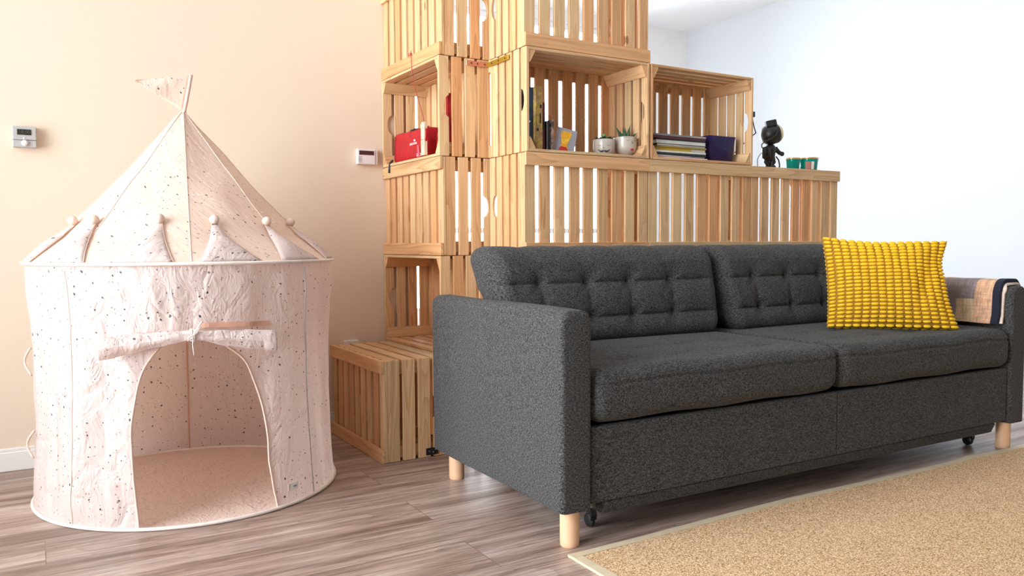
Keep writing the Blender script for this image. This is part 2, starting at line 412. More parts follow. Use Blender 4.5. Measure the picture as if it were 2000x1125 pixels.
def tag(o, label=None, cat=None, group=None, kind=None):
    if label: o['label'] = label
    if cat: o['category'] = cat
    if group: o['group'] = group
    if kind: o['kind'] = kind
    return o
def thing(name, label, cat, loc=(0, 0, 0), rz=0, group=None):
    o = bpy.data.objects.new(name, None); COL.objects.link(o); o.location = loc; o.rotation_euler = (0, 0, rz); o.empty_display_size = .05
    return tag(o, label, cat, group)
def text_mesh(body, size, name, mat, parent, loc, rot, ext=.0004):
    c = bpy.data.curves.new(name, 'FONT'); c.body = body; c.size = size; c.extrude = ext; c.align_x = 'CENTER'; c.align_y = 'CENTER'
    t = bpy.data.objects.new(name+'_tmp', c)
    me = bpy.data.meshes.new_from_object(t); bpy.data.objects.remove(t); me.materials.clear(); me.materials.append(mat)
    o = bpy.data.objects.new(name, me); COL.objects.link(o); o.parent = parent; o.location = loc; o.rotation_euler = rot
    return o
def sphere_box(MBo, half, rad, div, fn=None, mi=0):
    """rounded box surface from a dense box grid; fn(p, q) may move points"""
    hx, hy, hz = half; nx, ny, nz = div; idx = {}
    def V(p):
        k = tuple(round(c, 6) for c in p)
        if k in idx: return idx[k]
        q = Vector((max(-hx+rad, min(hx-rad, p[0])), max(-hy+rad, min(hy-rad, p[1])), max(-hz+rad, min(hz-rad, p[2]))))
        d = Vector(p)-q
        r = q+d.normalized()*rad if d.length > 1e-9 else q
        if fn: r = fn(r, Vector(p))
        idx[k] = MBo.vert(r); return idx[k]
    def spread(n, h, r):
        # denser near the edges
        return [-h+2*h*i/n for i in range(n+1)]
    X, Y, Z = spread(nx, hx, rad), spread(ny, hy, rad), spread(nz, hz, rad)
    for sgn in (-1, 1):
        for i in range(nx):
            for j in range(nz):
                q = [V((X[a], sgn*hy, Z[b])) for a, b in ((i, j), (i+1, j), (i+1, j+1), (i, j+1))]
                MBo.face(q if sgn < 0 else q[::-1], None, mi)
        for i in range(nx):
            for j in range(ny):
                q = [V((X[a], Y[b], sgn*hz)) for a, b in ((i, j), (i+1, j), (i+1, j+1), (i, j+1))]
                MBo.face(q if sgn > 0 else q[::-1], None, mi)
        for i in range(ny):
            for j in range(nz):
                q = [V((sgn*hx, Y[a], Z[b])) for a, b in ((i, j), (i+1, j), (i+1, j+1), (i, j+1))]
                MBo.face(q if sgn > 0 else q[::-1], None, mi)

# ------------------------------------------------------------------ the room
def struct(name, boxes, mat, parent=None, bevel=0):
    m = MB()
    for lo, hi in boxes: m.box(lo, hi)
    o = m.build(name, mat, parent, bevel=bevel)
    if parent is None: o['kind'] = 'structure'
    return o
T = .12
XE = -0.05   # end of the short cream wall
struct('floor', [((XL-T, YF-T, -.1), (XR+T, YB+T, 0))], M['floor'])
struct('ceiling', [((XL-T, YF-T, ZC), (XR+T, YB+T, ZC+.1))], M['ceil'])
struct('wall_left', [((XL, YW, 0), (XE, YW+T, ZC))], M['wallwarm'])
a, b_, c_, d_ = FILL_WIN
struct('wall_nook', [((XE-T, YW+T, 0), (XE, a, ZC)), ((XE-T, b_, 0), (XE, YB, ZC)), ((XE-T, a, 0), (XE, b_, c_)), ((XE-T, a, d_), (XE, b_, ZC))], M['wallwhite'])
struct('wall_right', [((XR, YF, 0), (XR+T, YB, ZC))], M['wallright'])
a, b_, c_, d_ = WIN2
struct('wall_back', [((XE-T, YB, 0), (a, YB+T, ZC)), ((b_, YB, 0), (XR+T, YB+T, ZC)), ((a, YB, 0), (b_, YB+T, c_)), ((a, YB, d_), (b_, YB+T, ZC))], M['wallwhite'])
a, b_, c_, d_ = WIN1
struct('wall_window', [((XL-T, YF, 0), (XL, a, ZC)), ((XL-T, b_, 0), (XL, YW+T, ZC)), ((XL-T, a, 0), (XL, b_, c_)), ((XL-T, a, d_), (XL, b_, ZC))], M['wallwhite'])
struct('wall_front', [((XL-T, YF-T, 0), (XR+T, YF, ZC))], M['wallfar'])
struct('baseboard_left', [((XL, YW-.012, 0), (XE, YW, .058)), ((XL, YW-.008, .058), (XE, YW, .068))], M['base'], bevel=.002)
struct('baseboard_right', [((XR-.012, YF, 0), (XR, YB, .068))], M['base'], bevel=.002)
struct('baseboard_back', [((XE, YB-.012, 0), (WIN2[0]-.05, YB, .068)), ((WIN2[1]+.05, YB-.012, 0), (XR-.012, YB, .068))], M['base'], bevel=.002)
def window(n, axis, p, a0, a1, z0, z1, verts, transoms, fw_=.05):
    fr = []; gl = MB()
    def bx(u0, u1, w0, w1, d0=-.03, d1=.03):
        return ((u0, p+d0, w0), (u1, p+d1, w1)) if axis == 'y' else ((p+d0, u0, w0), (p+d1, u1, w1))
    fr += [bx(a0, a1, z0, z0+fw_), bx(a0, a1, z1-fw_, z1), bx(a0, a0+fw_, z0+fw_, z1-fw_), bx(a1-fw_, a1, z0+fw_, z1-fw_)]
    for x in verts: fr.append(bx(x-fw_/2, x+fw_/2, z0+fw_, z1-fw_))
    for z in transoms: fr.append(bx(a0+fw_, a1-fw_, z-.02, z+.02, -.02, .02))
    o = struct('window_%d' % n, fr, M['frame'])
    lo, hi = bx(a0+fw_, a1-fw_, z0+fw_, z1-fw_, -.003, .003); gl.box(lo, hi); gl.build('pane', M['glass'], o)
window(1, 'x', XL-.06, *WIN1, [-.88], [])
window(2, 'y', YB+.06, *WIN2, [2.17], [.77])
window(3, 'x', XE-.06, *FILL_WIN, [2.66], [])  # invented window, put in to throw light on the right wall

# ------------------------------------------------------------------ crates
CW, CH, CD = .4833, .3136, .2285
def crate(label, loc, rz, seed, group, depth=None, nsl=5):
    rg = random.Random(seed)
    t = thing('wooden_crate', label, 'crate', loc, rz, group)
    W_, H_, D_ = CW, CH, depth or CD
    for z0 in (0.0003, H_-.0403):
        m = MB(); m.box((0, 0, z0), (W_, .0105, z0+.040), rng=rg); m.build('rail', M['pine'], t, bevel=.0012)
    m = MB(); n = 9; gap = .0170; sw = (W_-.003-gap*(n-1))/n
    for i in range(n):
        x = .0015+i*(sw+gap)+(rg.uniform(-.0012, .0012) if 0 < i < n-1 else 0)
        m.box((x, .0107, .0015), (x+sw, .0205, H_-.0015), rng=rg)
    m.build('base_slats', M['pine'], t, bevel=.001)
    y0, n, gap = .0207, nsl, .0115; sw = (D_-y0-gap*(n-1))/n
    for side in (0, 1):                                   # end panels with the half-moon grip
        m = MB(); x0, x1 = ((.003, .0125) if side == 0 else (W_-.0125, W_-.003))
        for i in range(n):
            y = y0+i*(sw+gap)
            if i < n-1: m.box((x0, y, .0008), (x1, y+sw, H_-.0008), rng=rg)
            else:
                pts = [(y+sw, .0008), (y+sw, H_-.0008), (y, H_-.0008)]
                zc = H_/2; R_ = .0335
                pts += [(y, zc+R_+.004)]
                for k in range(13):
                    a = PI/2-PI*k/12; pts.append((y+.50*R_*math.cos(a), zc+R_*math.sin(a)))
                pts += [(y, zc-R_-.004), (y, .0008)]
                m.poly(pts, 0, x0, x1, rng=rg, long_u=1)
        m.build('end_panel', M['pine'], t, bevel=.001)
    for side in (0, 1):                                   # long panels
        m = MB(); z0, z1 = ((.0008, .0095) if side == 0 else (H_-.0095, H_-.0008))
        for i in range(n):
            y = y0+i*(sw+gap); m.box((.0127, y, z0), (W_-.0127, y+sw, z1), rng=rg)
        m.build('side_panel', M['pine'], t, bevel=.001)
    for sx in (0, 1):
        for sz in (0, 1):
            pts = [(0, 0), (.023, 0), (.023, .003), (.005, .036), (0, .036)]
            q = []
            for px, pz in pts:
                x = .0127+px; z = .0097+pz
                if sx: x = W_-x
                if sz: z = H_-z
                q.append((x, z))
            if sx != sz: q = q[::-1]
            m = MB(); m.poly(q, 1, y0, D_-.002, rng=rg, long_u=2); m.build('corner_batten', M['pine'], t)
    return t
Hh = .314
XA, YA, DA = -.175, .2300, .1945
ROWG = 'stacked pine crates of the room divider'
def closedF(c, r, lab, s): return crate(lab, (c*CW, 0, r*Hh), 0, s, ROWG)
def openF(c, r, lab, s): return crate(lab, (c*CW+CW, CD, r*Hh), PI, s, ROWG)
def closedA(x, r, lab, s): return crate(lab, (x, YA+CW, r*Hh), -PI/2, s, ROWG, DA, 4)
def openA(x, r, lab, s): return crate(lab, (x+DA, YA, r*Hh), PI/2, s, ROWG, DA, 4)
pos = ['first column', 'middle column', 'end column']
closedF(0, 0, 'pine crate on the floor behind the sofa, at the inner corner of the divider', 1)
closedF(1, 0, 'pine crate on the floor behind the middle of the sofa', 2)
closedF(2, 0, 'pine crate on the floor behind the yellow cushion end of the sofa', 3)
closedF(0, 1, 'pine crate hidden behind the left back cushion, second from the floor', 4)
closedF(1, 1, 'pine crate hidden behind the middle of the sofa back, second from the floor', 5)
closedF(2, 1, 'pine crate hidden behind the right back cushion, second from the floor', 6)
closedF(0, 2, 'slatted pine crate directly under the crate with books and two face plant pots', 7)
closedF(1, 2, 'slatted pine crate directly under the crate holding magazines and a purple bin', 8)
closedF(2, 2, 'slatted pine crate at the low end with the black astronaut lamp on top', 9)
openF(0, 3, 'open pine crate holding books and the two face plant pots', 10)
openF(1, 3, 'open pine crate holding the magazine pile and purple bin, topmost of its column', 11)
closedF(0, 4, 'slatted pine crate at the top of the picture above the books and plant pots', 12)
closedA(XA, 0, 'pine crate on the floor in the divider end column, behind the low bench crate', 13)
openA(XA, 1, 'open empty pine crate beside the sofa arm, just above the low bench crate', 14)
closedA(XA, 2, 'slatted pine crate between the empty open crate and the red first aid bag crate', 15)
openA(XA, 3, 'open pine crate holding the red first aid bag beside the wall thermostat', 16)
closedA(XA, 4, 'slatted pine crate at the top left, above the red first aid bag', 17)
crate('low pine crate standing alone on the floor as a bench between play tent and sofa', (-.395, .195+CW, 0), -PI/2, 18, ROWG, .2150, 4)

# corner bracket and small plate
t = thing('corner_bracket', 'copper and brass coloured L-shaped bracket screwed across the divider inner corner', 'bracket', (0, 0, 0))
m = MB(); m.box((-.079, .2273, 1.232), (-.0045, .2299, 1.2475)); m.build('copper_leg', M['copper'], t, bevel=.0006)['label'] = 'copper coloured leg'
m = MB(); m.box((-.0045, .095, 1.232), (-.0012, .2299, 1.2475)); m.build('brass_leg', M['brass'], t, bevel=.0006)['label'] = 'brass coloured leg'
for x in (-.062, -.040, -.014):
    m = MB(); m.lathe([(0, .0012), (.0028, .0010), (.0033, 0)], 10, (x, .2273, 1.240), axis=Matrix.Rotation(PI/2, 3, 'X')); m.build('screw', M['screw'], t)
for y in (.115, .155, .198):
    m = MB(); m.lathe([(0, .0012), (.0028, .0010), (.0033, 0)], 10, (-.0045, y, 1.240), axis=Matrix.Rotation(-PI/2, 3, 'Y')); m.build('screw', M['screw'], t)
t = thing('mending_plate', 'dark metal plate low on the floor crate beside the rear sofa leg', 'bracket', (-.232, .1935, .004))
m = MB(); m.box((-.018, -.002, .004), (.022, 0.0, .026)); m.build('plate', M['black'], t)
for dx, dz in ((-.008, .016), (.006, .012), (.014, .020)):
    m = MB(); m.ball((dx, -.002, dz), .0022, 8, 5); m.build('screw', M['steel'], t)

# ------------------------------------------------------------------ sofa
SA = math.radians(-1.0)
sofa = thing('sofa', 'charcoal grey three-seat sofa with tufted back cushions and round beech legs', 'sofa', (-.330, -.672, 0), SA)
SW, SD, AW = 1.783, .668, .080
def rbox(name, lo, hi, rad, div, mat, parent, fn=None):
    c = [(lo[i]+hi[i])/2 for i in range(3)]; h = [(hi[i]-lo[i])/2 for i in range(3)]
    m = MB()
    def g(r, p):
        q = r+Vector(c)
        return fn(q) if fn else q
    sphere_box(m, h, rad, div, g)
    return m.build(name, mat, parent, smooth=True)
def arm(x0, x1, outer):
    cx = (x0+x1)/2; hw = (x1-x0)/2
    def fn(q):
        # soft rounded top shoulder, tight lower edges
        bz = max(0, min(1, (q.z-.085)/.44))
        q.x += (math.sin(q.y*7.0)*.0016)*bz
        q.z += .0015*math.sin(q.y*9)
        return q
    m = MB()
    # profile in XZ, lofted along Y with rounded front/back
    prof = []
    R = .026; r2 = .004; zb, zt = .084, .522
    def arc(cx_, cz_, r, a0, a1, n):
        return [(cx_+r*math.cos(a0+(a1-a0)*k/n), cz_+r*math.sin(a0+(a1-a0)*k/n)) for k in range(n+1)]
    prof += arc(x1-r2, zb+r2, r2, -PI/2, 0, 3)
    for k in range(1, 14): prof.append((x1, zb+r2+(zt-R-zb-r2)*k/14))
    prof += arc(x1-R, zt-R, R, 0, PI/2, 7)
    prof += arc(x0+R, zt-R, R, PI/2, PI, 7)
    for k in range(1, 14): prof.append((x0, zt-R-(zt-R-zb-r2)*k/14))
    prof += arc(x0+r2, zb+r2, r2, PI, 3*PI/2, 3)
    cz = (zb+zt)/2
    Rf = .011
    ys = []
    for k in range(7): a = PI/2*k/6; ys.append((Rf*(1-math.sin(a)), Rf*(1-math.cos(a))))
    ys = [(Rf*(1-math.cos(a)), Rf*(1-math.sin(a))) for a in [PI/2*k/6 for k in range(7)]]   # (y, inset)
    n = 30; mid = [(Rf+(SD-2*Rf)*k/n, 0) for k in range(1, n)]
    seq = ys+mid+[(SD-y, i) for y, i in ys[::-1]]
    rings = []
    for y, ins in seq:
        ring = []
        for px, pz in prof:
            ix = px; iz = pz
            ix = px-ins*(1 if px > cx else -1)*min(1, abs(px-cx)/hw)
            top = max(0, (pz-cz)/(zt-cz))
            iz = pz-ins*(top if pz > cz else 0)*1.2
            q = fn(Vector((ix, y, iz))); ring.append(m.vert(q))
        rings.append(ring)
    for A, B in zip(rings, rings[1:]):
        for k in range(len(prof)):
            k2 = (k+1) % len(prof); m.face((A[k], B[k], B[k2], A[k2]))
    m.face(rings[0]); m.face(rings[-1][::-1])
    o = m.build('arm', M['sofa'], sofa, smooth=True, auto=50)
    return o
arm(0, AW, -1); arm(SW-AW, SW, 1)
# back rest behind the cushions, seat base, lower front panel
rbox('back_rest', (AW+.001, SD-.095, .088), (SW-AW-.001, SD-.002, .500), .02, (40, 6, 16), M['sofa'], sofa)
m = MB()
xs = (AW+.003, SW/2-.0008, SW/2+.0008, SW-AW-.003)
m.box((xs[0], .010, .092), (xs[1], .030, .262)); m.box((xs[2], .010, .092), (xs[3], .030, .262))
m.build('front_panel', M['sofa'], sofa, bevel=.003, segs=2)
m = MB(); m.box((AW+.002, .031, .095), (SW-AW-.002, SD-.097, .258)); m.build('seat_frame', M['sofa_under'], sofa)
m = MB()
pr = [(.012, .0905), (.026, .058), (.52, .058), (.52, .0905)]
m.poly([(y, z) for y, z in pr], 0, AW+.045, SW-AW-.055); m.build('bed_drawer', M['sofa'], sofa, bevel=.003)
m = MB(); m.box((AW+.012, .07, .072), (AW+.044, .10, .088)); m.box((AW+.030, .05, .068), (AW+.044, .056, .0905)); m.build('drawer_hinge', M['steel'], sofa)
SEAM = SW/2-.004
def seat(x0, x1, pts):
    def fn(q):
        u = (q.x-x0)/(x1-x0); v_ = q.y/.56
        if q.z > .33:
            q.z += .004*math.sin(PI*max(0, min(1, u)))**.6*math.sin(PI*max(0, min(1, v_*.9+.05)))**.6
            for bx, by in pts:
                d2 = ((q.x-bx)**2+(q.y-by)**2)
                q.z -= .004*math.exp(-d2/.0008)+.0035*math.exp(-d2/.005)
            for bx, by in pts: q.z -= .0022*math.exp(-((q.y-by)/.008)**2)*math.exp(-((q.x-bx)/.1)**2)
        if q.y < .06:
            q.y += .0042*math.exp(-((q.z-.357)/.004)**2)-.004*math.sin(PI*max(0, min(1, u)))
            q.z += .0020*math.sin(q.x*21+1)
        q.x += .0012*math.sin(q.z*40)
        return q
    return rbox('seat_cushion', (x0, -.004, .268), (x1, .56, .389), .036, (84, 60, 40), M['sofa'], sofa, fn)
bx_l = [.236, .392, .54, .696]; bx_r = [1.05, 1.202, 1.36, 1.52]
seat(AW+.003, SEAM-.001, [(x+.02, y) for x in bx_l for y in (.13, .27)])
seat(SEAM+.001, SW-AW-.003, [(x, y) for x in bx_r for y in (.13, .27)])
def back_y(z):      # front surface of the back cushions, sofa-local
    P_ = [(.37, .408), (.48, .440), (.56, .462), (.61, .478), (.70, .51)]
    for (a, b), (c, d) in zip(P_, P_[1:]):
        if z <= c: return b+(d-b)*(z-a)/(c-a)
    return P_[-1][1]
def back(x0, x1, cols):
    Z0, Z1 = .382, .658; rows = (.554, .457); rad = .052
    hx, hz, hy = (x1-x0)/2, (Z1-Z0)/2, .066
    cx, cz = (x0+x1)/2, (Z0+Z1)/2
    def fn(r, p):
        x, z = r.x+cx, r.z+cz
        yf = back_y(z); tt = (r.y+hy)/(2*hy)              # 0 front .. 1 back
        thick = .125+.03*max(0, min(1, (z-.38)/.25))
        kk = max(0, min(1, (z-.505)/.09)); kk = kk*kk*(3-2*kk); thick = min(thick, SD-.10+.097*kk-yf)
        y = yf+tt*thick
        if r.y < 0:
            k = min(1, -r.y/hy*1.2)
            ex = min((x-x0), (x1-x))
            puff = .010*min(1, ex/.05)
            y -= puff*k
            dp = 0
            for rz_ in rows:
                dp = max(dp, (.013*math.exp(-abs(z-rz_)/.016)+.003*math.exp(-((z-rz_)/.003)**2))*min(1, max(0, ex-.025)/.04))
            for c in cols:
                if rows[1]-.01 < z < rows[0]+.01: dp = max(dp, .015*math.exp(-abs(x-c-(z-.51)*.05)/.016))
                elif z >= rows[0]: dp = max(dp, .008*math.exp(-abs(x-c)/.02)*math.exp(-(z-rows[0])/.05))
                else: dp = max(dp, .008*math.exp(-abs(x-c)/.02)*math.exp(-(rows[1]-z)/.04))
                for rz_ in rows:
                    d = math.hypot(x-c, z-rz_); dp = max(dp, .036*math.exp(-d/.022))
            y += dp*k
        if z > .62:
            for c in cols: z -= .004*math.exp(-((x-c)/.03)**2)
        # left/right outline: slight slant, narrower at the bottom
        x += (.016*(z-.52)/.14)*(-1 if r.x < 0 else 1)*min(1, abs(r.x)/hx) * (1 if z < .66 else 1)
        return Vector((x, y, z))
    m = MB(); sphere_box(m, (hx, hy, hz), rad, (130, 14, 96), fn)
    o = m.build('back_cushion', M['sofa'], sofa, smooth=True)
    for c in cols:
        for rz_ in rows:
            b = MB(); b.ball((c, back_y(rz_)+.024, rz_), (.009, .005, .009), 12, 8); b.build('button', M['sofa'], o, smooth=True)
back(.094, SEAM+.006, bx_l)
back(SEAM+.022, SW-AW-.006, bx_r)
def leg(x, y):
    m = MB(); m.lathe([(0, 0), (.0195, 0), (.0212, .002), (.0216, .012), (.0218, .085), (0, .085)], 28)
    m.build('leg', M['leg'], sofa, auto=40, loc=(x, y, 0))
leg(.044, .036); leg(.052, .622); leg(SW-.062, .030); leg(SW-.05, .622)
def caster(x, y):
    m = MB(); m.lathe([(0, -.006), (.014, -.006), (.0165, -.004), (.0165, .004), (.014, .006), (0, .006)], 20, (0, 0, .0166), axis=Matrix.Rotation(PI/2, 3, 'Y'))
    o = m.build('caster', M['black'], sofa, auto=40, loc=(x, y, 0))
    b = MB(); b.poly([(-.016, .018), (-.010, .036), (.012, .036), (.014, .058), (-.010, .058), (-.019, .030)], 0, -.009, .009); b.build('caster_fork', M['black'], o, bevel=.001)
caster(.150, .110); caster(1.655, .105)

# ------------------------------------------------------------------ rug
t = thing('rug', 'flat woven beige sisal rug with a cream border in front of the sofa', 'rug', (0, 0, 0))
import itertools
def rug_edge(x): return -.6925+.004*math.sin(x*2.3+1)-.004*max(0, x)+.010*math.exp(-((x-.45)/.35)**2)+.004*math.exp(-((x-1.16)/.05)**2)
m = MB()
XR0, XR1, YR = -.328, 2.3, -2.9
def rg_z(x, d): return .0058+.004*math.exp(-((x-1.16)/.05)**2)*math.exp(-d/.05)+.0012*math.sin(x*7)*math.exp(-d/.06)
m.grid(lambda u, v: (XR0+.021+u*(XR1-XR0-.042), (rug_edge(XR0+.021+u*(XR1-XR0-.042))-.020)+(YR+.021-(rug_edge(XR0+.021+u*(XR1-XR0-.042))-.020))*v**1.7, rg_z(XR0+u*(XR1-XR0), .03+2*v)), 130, 40, flip=True)
m.build('woven_field', M['rug'], t, smooth=True)
m = MB()
def ring_pts():
    pts = [(XR0+(XR1-XR0)*k/130, rug_edge(XR0+(XR1-XR0)*k/130)) for k in range(131)]
    return pts
top = ring_pts()
def strip(A, B):
    h = .0075
    n = len(A)
    ia = [m.vert((p[0], p[1], .0004)) for p in A]; ja = [m.vert((p[0], p[1], rg_z(p[0], 0)+.0012)) for p in A]
    jb = [m.vert((p[0], p[1], rg_z(p[0], .02)+.0014)) for p in B]; ib = [m.vert((p[0], p[1], .0004)) for p in B]
    for i in range(n-1):
        for P_, Q_ in ((ia, ja), (ja, jb), (jb, ib), (ib, ia)): m.face((P_[i], P_[i+1], Q_[i+1], Q_[i]))
    for i in (0, n-1): m.face((ia[i], ja[i], jb[i], ib[i]))
strip(top, [(max(XR0+.001, min(XR1-.001, x)), y-.022) for x, y in top])
ys = [(top[0][1]-.0222)+(YR-(top[0][1]-.0222))*k/40 for k in range(41)]
strip([(XR0-.004*math.sin(k/5)*math.sin(k), y) for k, y in enumerate(ys)], [(XR0+.022, y) for y in ys])
strip([(XR1, y) for y in ys], [(XR1-.022, y) for y in ys])
strip([(XR0+.023+(XR1-XR0-.046)*k/20, YR) for k in range(21)], [(XR0+.023+(XR1-XR0-.046)*k/20, YR+.022) for k in range(21)])
m.build('border', plain('rug_border', (.60, .49, .33), .8), t)

# ------------------------------------------------------------------ yellow cushion
def pillow():
    A = Vector((.881, -.391, .3935)); B = Vector((1.158, -.636, .3925))
    ax = (B-A); Wd = ax.length; ux = ax.normalized()
    nrm = Vector((-ux.y, ux.x, 0))                       # points away from the camera (+x,+y)
    lean = math.radians(20)
    uz = (Vector((0, 0, 1))*math.cos(lean)+nrm*math.sin(lean)); un = ux.cross(uz)   # un points to the camera side
    if un.dot(Vector((-1, -1, 0))) < 0: un = -un
    t = thing('throw_pillow', 'mustard yellow bobble-knit throw pillow leaning in the right corner of the sofa', 'pillow', (A+B)/2)
    O = (A+B)/2; Hd = .290
    def surf(u, v, s):
        # u,v in 0..1, s=+1 camera side
        pu = 2*u-1; pv = 2*v-1
        edge = (1-abs(pu)**2.6)*(1-abs(pv)**2.6)
        th = .052*max(0, edge)**.55
        # concave sides, pointed corners
        x = pu*Wd/2*(1-.05*(1-pv*pv)); z = Hd/2+pv*Hd/2*(1-.055*(1-pu*pu)*(1 if pv > 0 else .1))
        x += .010*max(0, pv)**3*max(0, pu)**2-.010*math.exp(-((pv-.45)/.3)**2)*max(0, pu)**3
        x += .020*max(0, -pv)**2*max(0, pu)              # lower right ear
        z += .018*max(0, pv)**2*max(0, -pu)**2           # upper left ear
        # diagonal folds on the right side
        f = math.exp(-((pu-.62-.25*pv)/.13)**2)*math.exp(-((pv+.0)/.6)**2)
        th -= .012*f
        wob = .003*math.sin(7*pu+5*pv)
        return ux*x+uz*z+un*(s*(th+wob*edge))
    m = MB()
    for s in (1, -1): m.grid(lambda u, v: surf(u, v, s), 36, 30, flip=(s > 0))
    m.build('pillow_cover', M['mustard'], t, smooth=True)
    nc, nr = 15, 24
    for s in (1, -1):
        m = MB()
        for i in range(nc):
            for j in range(nr):
                u, v = (i+.5)/nc, (j+.5)/nr
                p = surf(u, v, s); du = (surf(min(1, u+.01), v, s)-surf(max(0, u-.01), v, s)).normalized()
                dv = (surf(u, min(1, v+.01), s)-surf(u, max(0, v-.01), s)); dv = (dv-du*dv.dot(du)).normalized()
                nn = du.cross(dv)
                if nn.dot(un*s) < 0: nn = -nn
                rg = random.Random(i*100+j+s)
                Mx = Matrix((du, dv, nn)).transposed()
                k = 1+rg.uniform(-.08, .08)
                # bobble: flattened capsule
                m.lathe([(math.sin(PI*q/6)**.7, -math.cos(PI*q/6)) for q in range(7)], 8, p+nn*.0015,
                        axis=Mx @ Matrix(((0, 0, .0118*k), (0, .0047, 0), (-.0064, 0, 0))))
        m.build('bobbles', M['bobble'], t, smooth=True)
pillow()

# ------------------------------------------------------------------ blanket on the right arm
def blanket():
    cs, sn = math.cos(SA), math.sin(SA)
    t = thing('folded_blanket', 'patchwork blanket with navy edge folded over the right sofa arm', 'blanket', (-.330, -.672, 0), SA)
    xi, xo, zt = SW-AW, SW, .522
    def prof(off):
        g = .004+off; R = .024
        P_ = []
        P_.append((xi-g-.012, .402)); P_.append((xi-g-.002, .43)); P_.append((xi-g, .47))
        for k in range(9):
            a = PI-PI/2*k/8; P_.append((xi+R+(R+g)*math.cos(a), zt-R+(R+g)*math.sin(a)))
        for k in range(1, 9):
            a = PI/2-PI/2*k/8; P_.append((xo-R+(R+g)*math.cos(a), zt-R+(R+g)*math.sin(a)))
        for k in range(1, 8): P_.append((xo+g, zt-R-k*.03))
        return P_
    def layer(name, mat, off, th, y0, y1, wav):
        A = prof(off); n = len(A); m = MB(); cum = [0]
        for a, b in zip(A, A[1:]): cum.append(cum[-1]+math.dist(a, b))
        def pt(P_, i, y):
            return (P_[i][0]+wav*.002*math.sin(y*45+i*.3), y+wav*.003*math.sin(i*.9), P_[i][1]+wav*.0012*math.sin(y*60+i))
        B = prof(off+th); ny = 24
        for S, fl in ((A, True), (B, False)):
            ids = [[m.vert(pt(S, i, y0+(y1-y0)*j/ny)) for j in range(ny+1)] for i in range(n)]
            for i in range(n-1):
                for j in range(ny):
                    q = (ids[i][j], ids[i+1][j], ids[i+1][j+1], ids[i][j+1]); uv = [(cum[a], (y1-y0)*b/ny) for a, b in ((i, j), (i+1, j), (i+1, j+1), (i, j+1))]
                    m.face(q[::-1] if fl else q, uv[::-1] if fl else uv)
            if fl: ia = ids
            else: ib = ids
        for i in range(n-1):
            m.face((ia[i][0], ia[i+1][0], ib[i+1][0], ib[i][0])); m.face((ia[i][ny], ib[i][ny], ib[i+1][ny], ia[i+1][ny]))
        for j in range(ny):
            m.face((ia[0][j], ib[0][j], ib[0][j+1], ia[0][j+1])); m.face((ia[-1][j], ia[-1][j+1], ib[-1][j+1], ib[-1][j]))
        return m.build(name, mat, t, smooth=True, auto=60)
    layer('fleece_lining', M['cream'], .000, .006, .022, .46, 1.0)
    layer('patchwork_top', M['blanket'], .0065, .010, .053, .46, .5)
    layer('navy_edge', M['navy'], .0062, .0125, .030, .0525, .3)
blanket()

# ------------------------------------------------------------------ play tent
TC = Vector((-.916, .3005, 0)); TR = .386; TZ = .622
def d2r(a): return math.radians(a)
SEAMS = [-97.5+45*k for k in range(8)]
ARCH_L = [(-117.0, .004), (-118.2, .09), (-119.1, .182), (-118.9, .254), (-115.6, .36), (-110.3, .417), (-104, .452), (-97.5, .468)]
ARCH_R = [(-68.3, .004), (-69.6, .08), (-70.3, .135), (-70.5, .199), (-72.5, .281), (-78.3, .376), (-86.3, .425), (-92, .452), (-97.5, .468)]
def catmull(tab, k=8):
    out = []; n = len(tab)
    for i in range(n-1):
        p0, p1, p2, p3 = tab[max(i-1, 0)], tab[i], tab[i+1], tab[min(i+2, n-1)]
        for j in range(k):
            t = j/k
            out.append(tuple(.5*(2*b+(c-a)*t+(2*a-5*b+4*c-d)*t*t+(3*b-a-3*c+d)*t**3) for a, b, c, d in zip(p0, p1, p2, p3)))
    return out+[tab[-1]]
ARCH_L = catmull(ARCH_L); ARCH_R = catmull(ARCH_R)
def arch_at(tab, z):
    for (a, b), (c, d) in zip(tab, tab[1:]):
        if b <= z <= d: return a+(c-a)*(z-b)/(d-b)
    return tab[-1][0]
def wall_r(th, z):
    """th in degrees; fabric pulls in between ring and hem with soft folds"""
    k = math.sin(PI*max(0, min(1, z/TZ)))
    r = TR-.012*k
    ang = ((th+97.5) % 45)/45; r -= .008*k*math.sin(PI*ang)
    a = d2r(th)
    n = noise.noise(Vector((math.cos(a)*4.2, math.sin(a)*4.2, z*2.2)))
    n2 = noise.noise(Vector((math.cos(a)*11, math.sin(a)*11, z*4.0+7)))
    n3 = abs(noise.noise(Vector((math.cos(a)*8+z*5, math.sin(a)*8-z*3, z*7+3))))
    e = min(1, z/.05, (TZ-z)/.05)
    return r+e*(.012*n+.006*n2+.006*n3)
def wp(th, z, off=0):
    r = wall_r(th, z)+off; a = d2r(th); return Vector((r*math.cos(a), r*math.sin(a), z))
tent = thing('play_tent', 'round pink speckled play tent with pennant and open arched door beside the cream wall', 'play tent', TC)
m = MB(); NZ = 62
def wallgrid(th0f, th1f, n, z0, z1, nz):
    def fn(u, v):
        z = z0+(z1-z0)*v; th = th0f(z)+(th1f(z)-th0f(z))*u; return wp(th, z)
    def uf(u, v):
        z = z0+(z1-z0)*v; th = th0f(z)+(th1f(z)-th0f(z))*u; return (d2r(th)*TR+3, z)
    m.grid(fn, n, nz, uf)
AT = .468
